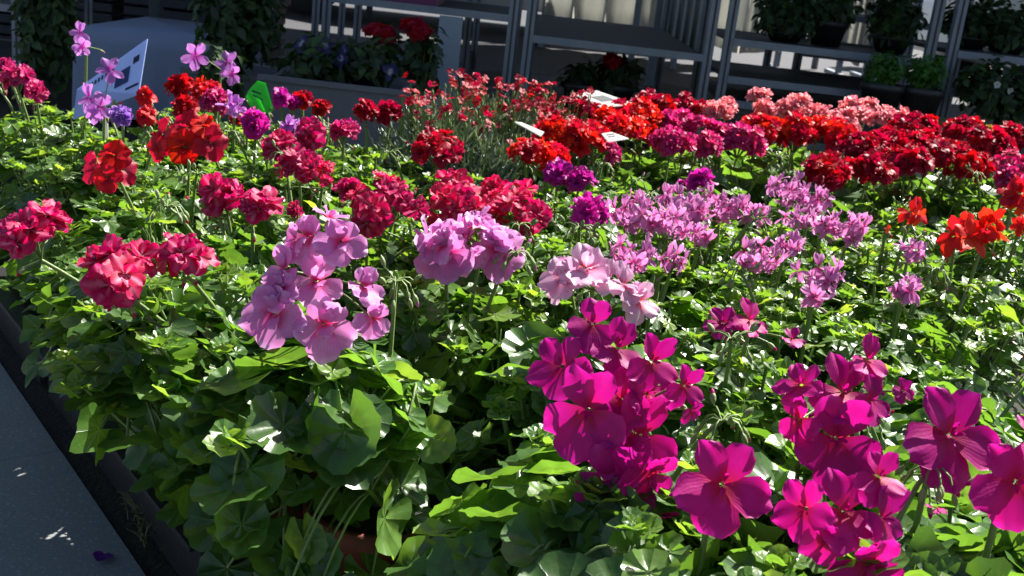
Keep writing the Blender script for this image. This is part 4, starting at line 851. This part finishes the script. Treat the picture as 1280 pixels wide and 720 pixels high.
# ------------------------------------------------------------------ beyond the racks: cars, market tent, awning added to shade them
WHITEP = solid('white_car_paint', (.72, .74, .74), (.68, .70, .70), 3, .25, 0, .02); SILV = solid('silver_car_paint', (.34, .36, .38), (.30, .32, .34), 3, .3, .5, .02)
GLASS = solid('car_glass', (.02, .025, .03), (.015, .02, .025), 3, .05, 0, 0.); RUB = solid('tyre_rubber', (.02, .02, .02), (.03, .03, .03), 40, .85); LAMP = solid('lamp_glass', (.6, .6, .62), (.5, .5, .52), 60, .15)
def extr(g, prof, y0, y1, mat=0, taper=0.):
    prof = np.array(prof); n = len(prof); c = prof.mean(0)
    V = [(x, y0, z) for x, z in prof]+[(x, y1, z) for x, z in prof]
    Q = [(i, (i+1) % n, n+(i+1) % n, n+i) for i in range(n)]
    V += [(c[0], y0, c[1]), (c[0], y1, c[1])]; T = [(2*n, (i+1) % n, i) for i in range(n)]+[(2*n+1, n+i, n+(i+1) % n) for i in range(n)]
    g.add(V, np.full((len(V), 3), .5), Q, T, mat)
def car(x, y, yaw, paint, label, van=False):
    root = empty('parked_van' if van else 'parked_car', (x, y, 0), label, 'van' if van else 'car')
    root.rotation_euler[2] = yaw; L, W, Hh = (4.6, 1.8, 1.9) if van else (4.2, 1.7, 1.42)
    body = [(-L/2, .28), (-L/2+.05, .62), (-L/2+.9 if not van else -L/2+.5, .86), (-L/2+1.5 if not van else -L/2+1.1, .92), (L/2-.05, .92), (L/2, .6), (L/2-.02, .28), (L/2-.35, .20), (-L/2+.3, .20)]
    cab = [(-L/2+1.3 if not van else -L/2+.9, .925), (-L/2+1.9 if not van else -L/2+1.4, Hh-.03), (-L/2+2.2, Hh), (L/2-.9 if not van else L/2-.1, Hh-.02), (L/2-.2 if not van else L/2-.04, .925)]
    def loc(o): o.parent = root; return o
    g = Geo(); extr(g, body, -W/2, W/2); o = g.build('body', [paint], root, smooth=False); bv = o.modifiers.new('bevel', 'BEVEL'); bv.width = .05; bv.segments = 3
    g = Geo(); extr(g, cab, -W/2+.08, W/2-.08); o = g.build('cabin', [paint], root, smooth=False); bv = o.modifiers.new('bevel', 'BEVEL'); bv.width = .04; bv.segments = 3
    for sy in (-1, 1):
        g = Geo(); y0 = sy*(W/2-.078); extr(g, [(-L/2+1.75, .98), (-L/2+2.1, Hh-.12), (0.1, Hh-.12), (0.1, .98)], min(y0, y0+sy*.01), max(y0, y0+sy*.01)); g.build('side_window', [GLASS], root, smooth=False)
        g = Geo(); extr(g, [(.2, .98), (.2, Hh-.12), (L/2-.95, Hh-.12), (L/2-.6, .98)], min(y0, y0+sy*.01), max(y0, y0+sy*.01)); g.build('side_window', [GLASS], root, smooth=False)
        g = Geo(); box(g, -L/2-.01, -L/2+.1, sy*(W/2-.28)-.16, sy*(W/2-.28)+.16, .55, .70); g.build('headlight', [LAMP], root, smooth=False)
        for wx in (-L/2+.8, L/2-.8):
            aa = np.arange(24)*2*math.pi/24; pr = np.array([(0.001, .11), (.17, .11), (.19, .12), (.29, .11), (.31, .08), (.31, -.08), (.29, -.1), (.001, -.1)])
            V = [(wx+r_*math.cos(t), sy*(W/2-.10+yy), .31+r_*math.sin(t)) for r_, yy in pr for t in aa]; n = len(pr)
            Q = [(i*24+j, i*24+(j+1) % 24, (i+1)*24+(j+1) % 24, (i+1)*24+j) for i in range(n-1) for j in range(24)]
            g = Geo(); g.add(V, np.full((len(V), 3), .5), Q); me = g.build('wheel', [RUB, STEEL], root)
            for i, pl in enumerate(me.data.polygons): pl.material_index = 1 if i < 24*2 else 0
    return root
car(-.6, 9.6, rad(6), SILV, 'silver car parked beyond the racks, seen through the left rack')
car(5.2, 9.4, rad(4), WHITEP, 'white van parked in the sun beyond the dark bushes', True)
car(-5.4, 9.5, rad(3), SILV, 'grey car parked far behind the pale cloth table')
TENT = solid('tent_canvas', (.55, .56, .58), (.48, .49, .51), 6, .85)
TX0, TX1 = aty(826, 30, 6)[0], aty(886, 30, 6)[0]; root = empty('market_tent', ((TX0+TX1)/2, 6.3, 0), 'grey canvas market tent with a side wall reaching the ground between the racks', 'tent')
g = Geo(); V = []; Q = []; n = 40
for i in range(n+1):
    for v in np.linspace(0, 1, 6): u = i/n; V.append((TX0+(TX1-TX0)*u, 6.0+.03*math.sin(u*38)*v+.25*u*(1-v)*0, 2.0*(1-v)+.20*v+.0))
g.add(V, np.full((len(V), 3), .5), grid_faces(n+1, 6)); o = g.build('side_wall', [TENT], root, origin=root.location); sm = o.modifiers.new('solid', 'SOLIDIFY'); sm.thickness = .004
for x in (TX0-.01, TX1+.02):
    for y in (6.0, 7.4): g = Geo(); box(g, x-.02, x+.02, y+.05, y+.09, 0, 2.05); g.build('pole', [STEEL], root, smooth=False, origin=root.location)
g = Geo(); R4 = [(TX0-.1, 5.95, 2.06), (TX1+.1, 5.95, 2.06), (TX1+.1, 7.6, 2.06), (TX0-.1, 7.6, 2.06), ((TX0+TX1)/2, 6.8, 2.25)]
g.add(R4, np.full((5, 3), .5), None, [(0, 1, 4), (1, 2, 4), (2, 3, 4), (3, 0, 4)]); o = g.build('roof', [TENT], root, smooth=False, origin=root.location); o.modifiers.new('solid', 'SOLIDIFY').thickness = .01
CANV = card_mat('backlit_canvas', (.62, .62, .58))
def screen(pa, pb, Y, label):  # added screens: backlit translucent canvas supplies the bright patches
    x0, x1 = aty(pa, 20, Y)[0], aty(pb, 20, Y)[0]; root = empty('added_bright_screen', ((x0+x1)/2, Y, 0), label, 'screen', 'canvas screens added as bright patches beyond the racks'); n = 60; g = Geo(); V = []
    for i in range(n+1):
        u = i/n
        for v in np.linspace(0, 1, 8): V.append((x0+(x1-x0)*u, Y+.035*math.sin(u*46)*(.3+v)+.015*math.sin(u*97), 1.45*(1-v)+.12*v+.02*math.sin(u*21)*v))
    g.add(V, np.full((len(V), 3), .5), grid_faces(n+1, 8)); o = g.build('canvas', [CANV], root, origin=root.location); o.modifiers.new('solid', 'SOLIDIFY').thickness = .003
    for x in np.linspace(x0, x1, 3):
        g = Geo(); box(g, x-.02, x+.02, Y+.09, Y+.13, 0, 1.5); box(g, x-.02, x+.02, Y-.2, Y+.45, 0, .03); g.build('post', [STEEL], root, smooth=False, origin=root.location)
screen(680, 985, 8.2, 'added white canvas screen, backlit to make the bright patches behind the empty shelf')
screen(1066, 1136, 8.3, 'added white canvas screen, backlit to make a bright patch right of the middle rack post')
DCR = solid('dark_crate_plastic', (.03, .03, .05), (.02, .02, .03), 20, .6)  # stack added to darken the sunlit ground showing above the table
for k, (cx0, z0, lb) in enumerate(((-2.35, 0, 'dark crate added to cover sunlit ground, bottom left of the stack behind the pale table'), (-1.72, 0, 'dark crate added to cover sunlit ground, bottom right of the stack behind the pale table'),
        (-2.30, .262, 'dark crate added to cover sunlit ground, top left of the stack behind the pale table'), (-1.70, .262, 'dark crate added to cover sunlit ground, top right of the stack behind the pale table'))):
    root = empty('dark_filler_crate', (cx0+.3, 4.9, z0), lb, 'crate', 'dark crates added to cover sunlit ground behind the pale table'); g = Geo()
    for b in ((cx0, cx0+.58, 4.7, 4.712), (cx0, cx0+.58, 5.088, 5.1), (cx0, cx0+.012, 4.7125, 5.0875), (cx0+.568, cx0+.58, 4.7125, 5.0875)):
        for zz in np.arange(.012, .24, .045): box(g, *b, z0+zz, z0+zz+.032)
    g.build('crate_wall', [DCR], root, smooth=False, origin=root.location)
    g = Geo(); box(g, cx0+.013, cx0+.567, 4.713, 5.087, z0+.001, z0+.01); g.build('crate_bottom', [DCR], root, smooth=False, origin=root.location)
root = empty('added_shade_awning', (0, 6, 0), 'large dark fabric awning added over the racks to shade them and the ground', 'awning')  # canopy added above the frame to shade the racks and ground
AW = solid('shade_awning_fabric', (.05, .07, .06), (.04, .05, .05), 5, .9)
g = Geo(); V = []; n = 24
for i in range(n+1):
    for j in range(9): V.append((-6+12.5*i/n, 3.95+5.05*j/8, 2.42+.35*math.sin(math.pi*j/8)+.02*math.sin(i*1.3)))
g.add(V, np.full((len(V), 3), .5), grid_faces(n+1, 9)); o = g.build('canopy', [AW], root, origin=root.location); o.modifiers.new('solid', 'SOLIDIFY').thickness = .01
for x in (-5.9, -1.35, 2.15, 6.4):
    for y in (4.0, 8.95): g = Geo(); tube(g, [(x, y, 0), (x, y, 2.43)], .025, 10, 0, cap=True); g.build('pole', [STEEL], root, origin=root.location)
# hedge and wall far behind
g = Geo(); box(g, -30, 30, 19, 19.25, 0, 1.1); tag(g.build('garden_wall', [solid('rendered_wall', (.40, .38, .35), (.32, .31, .29), 3, .9)], smooth=False), 'low pale wall at the far side of the parking area', 'wall')
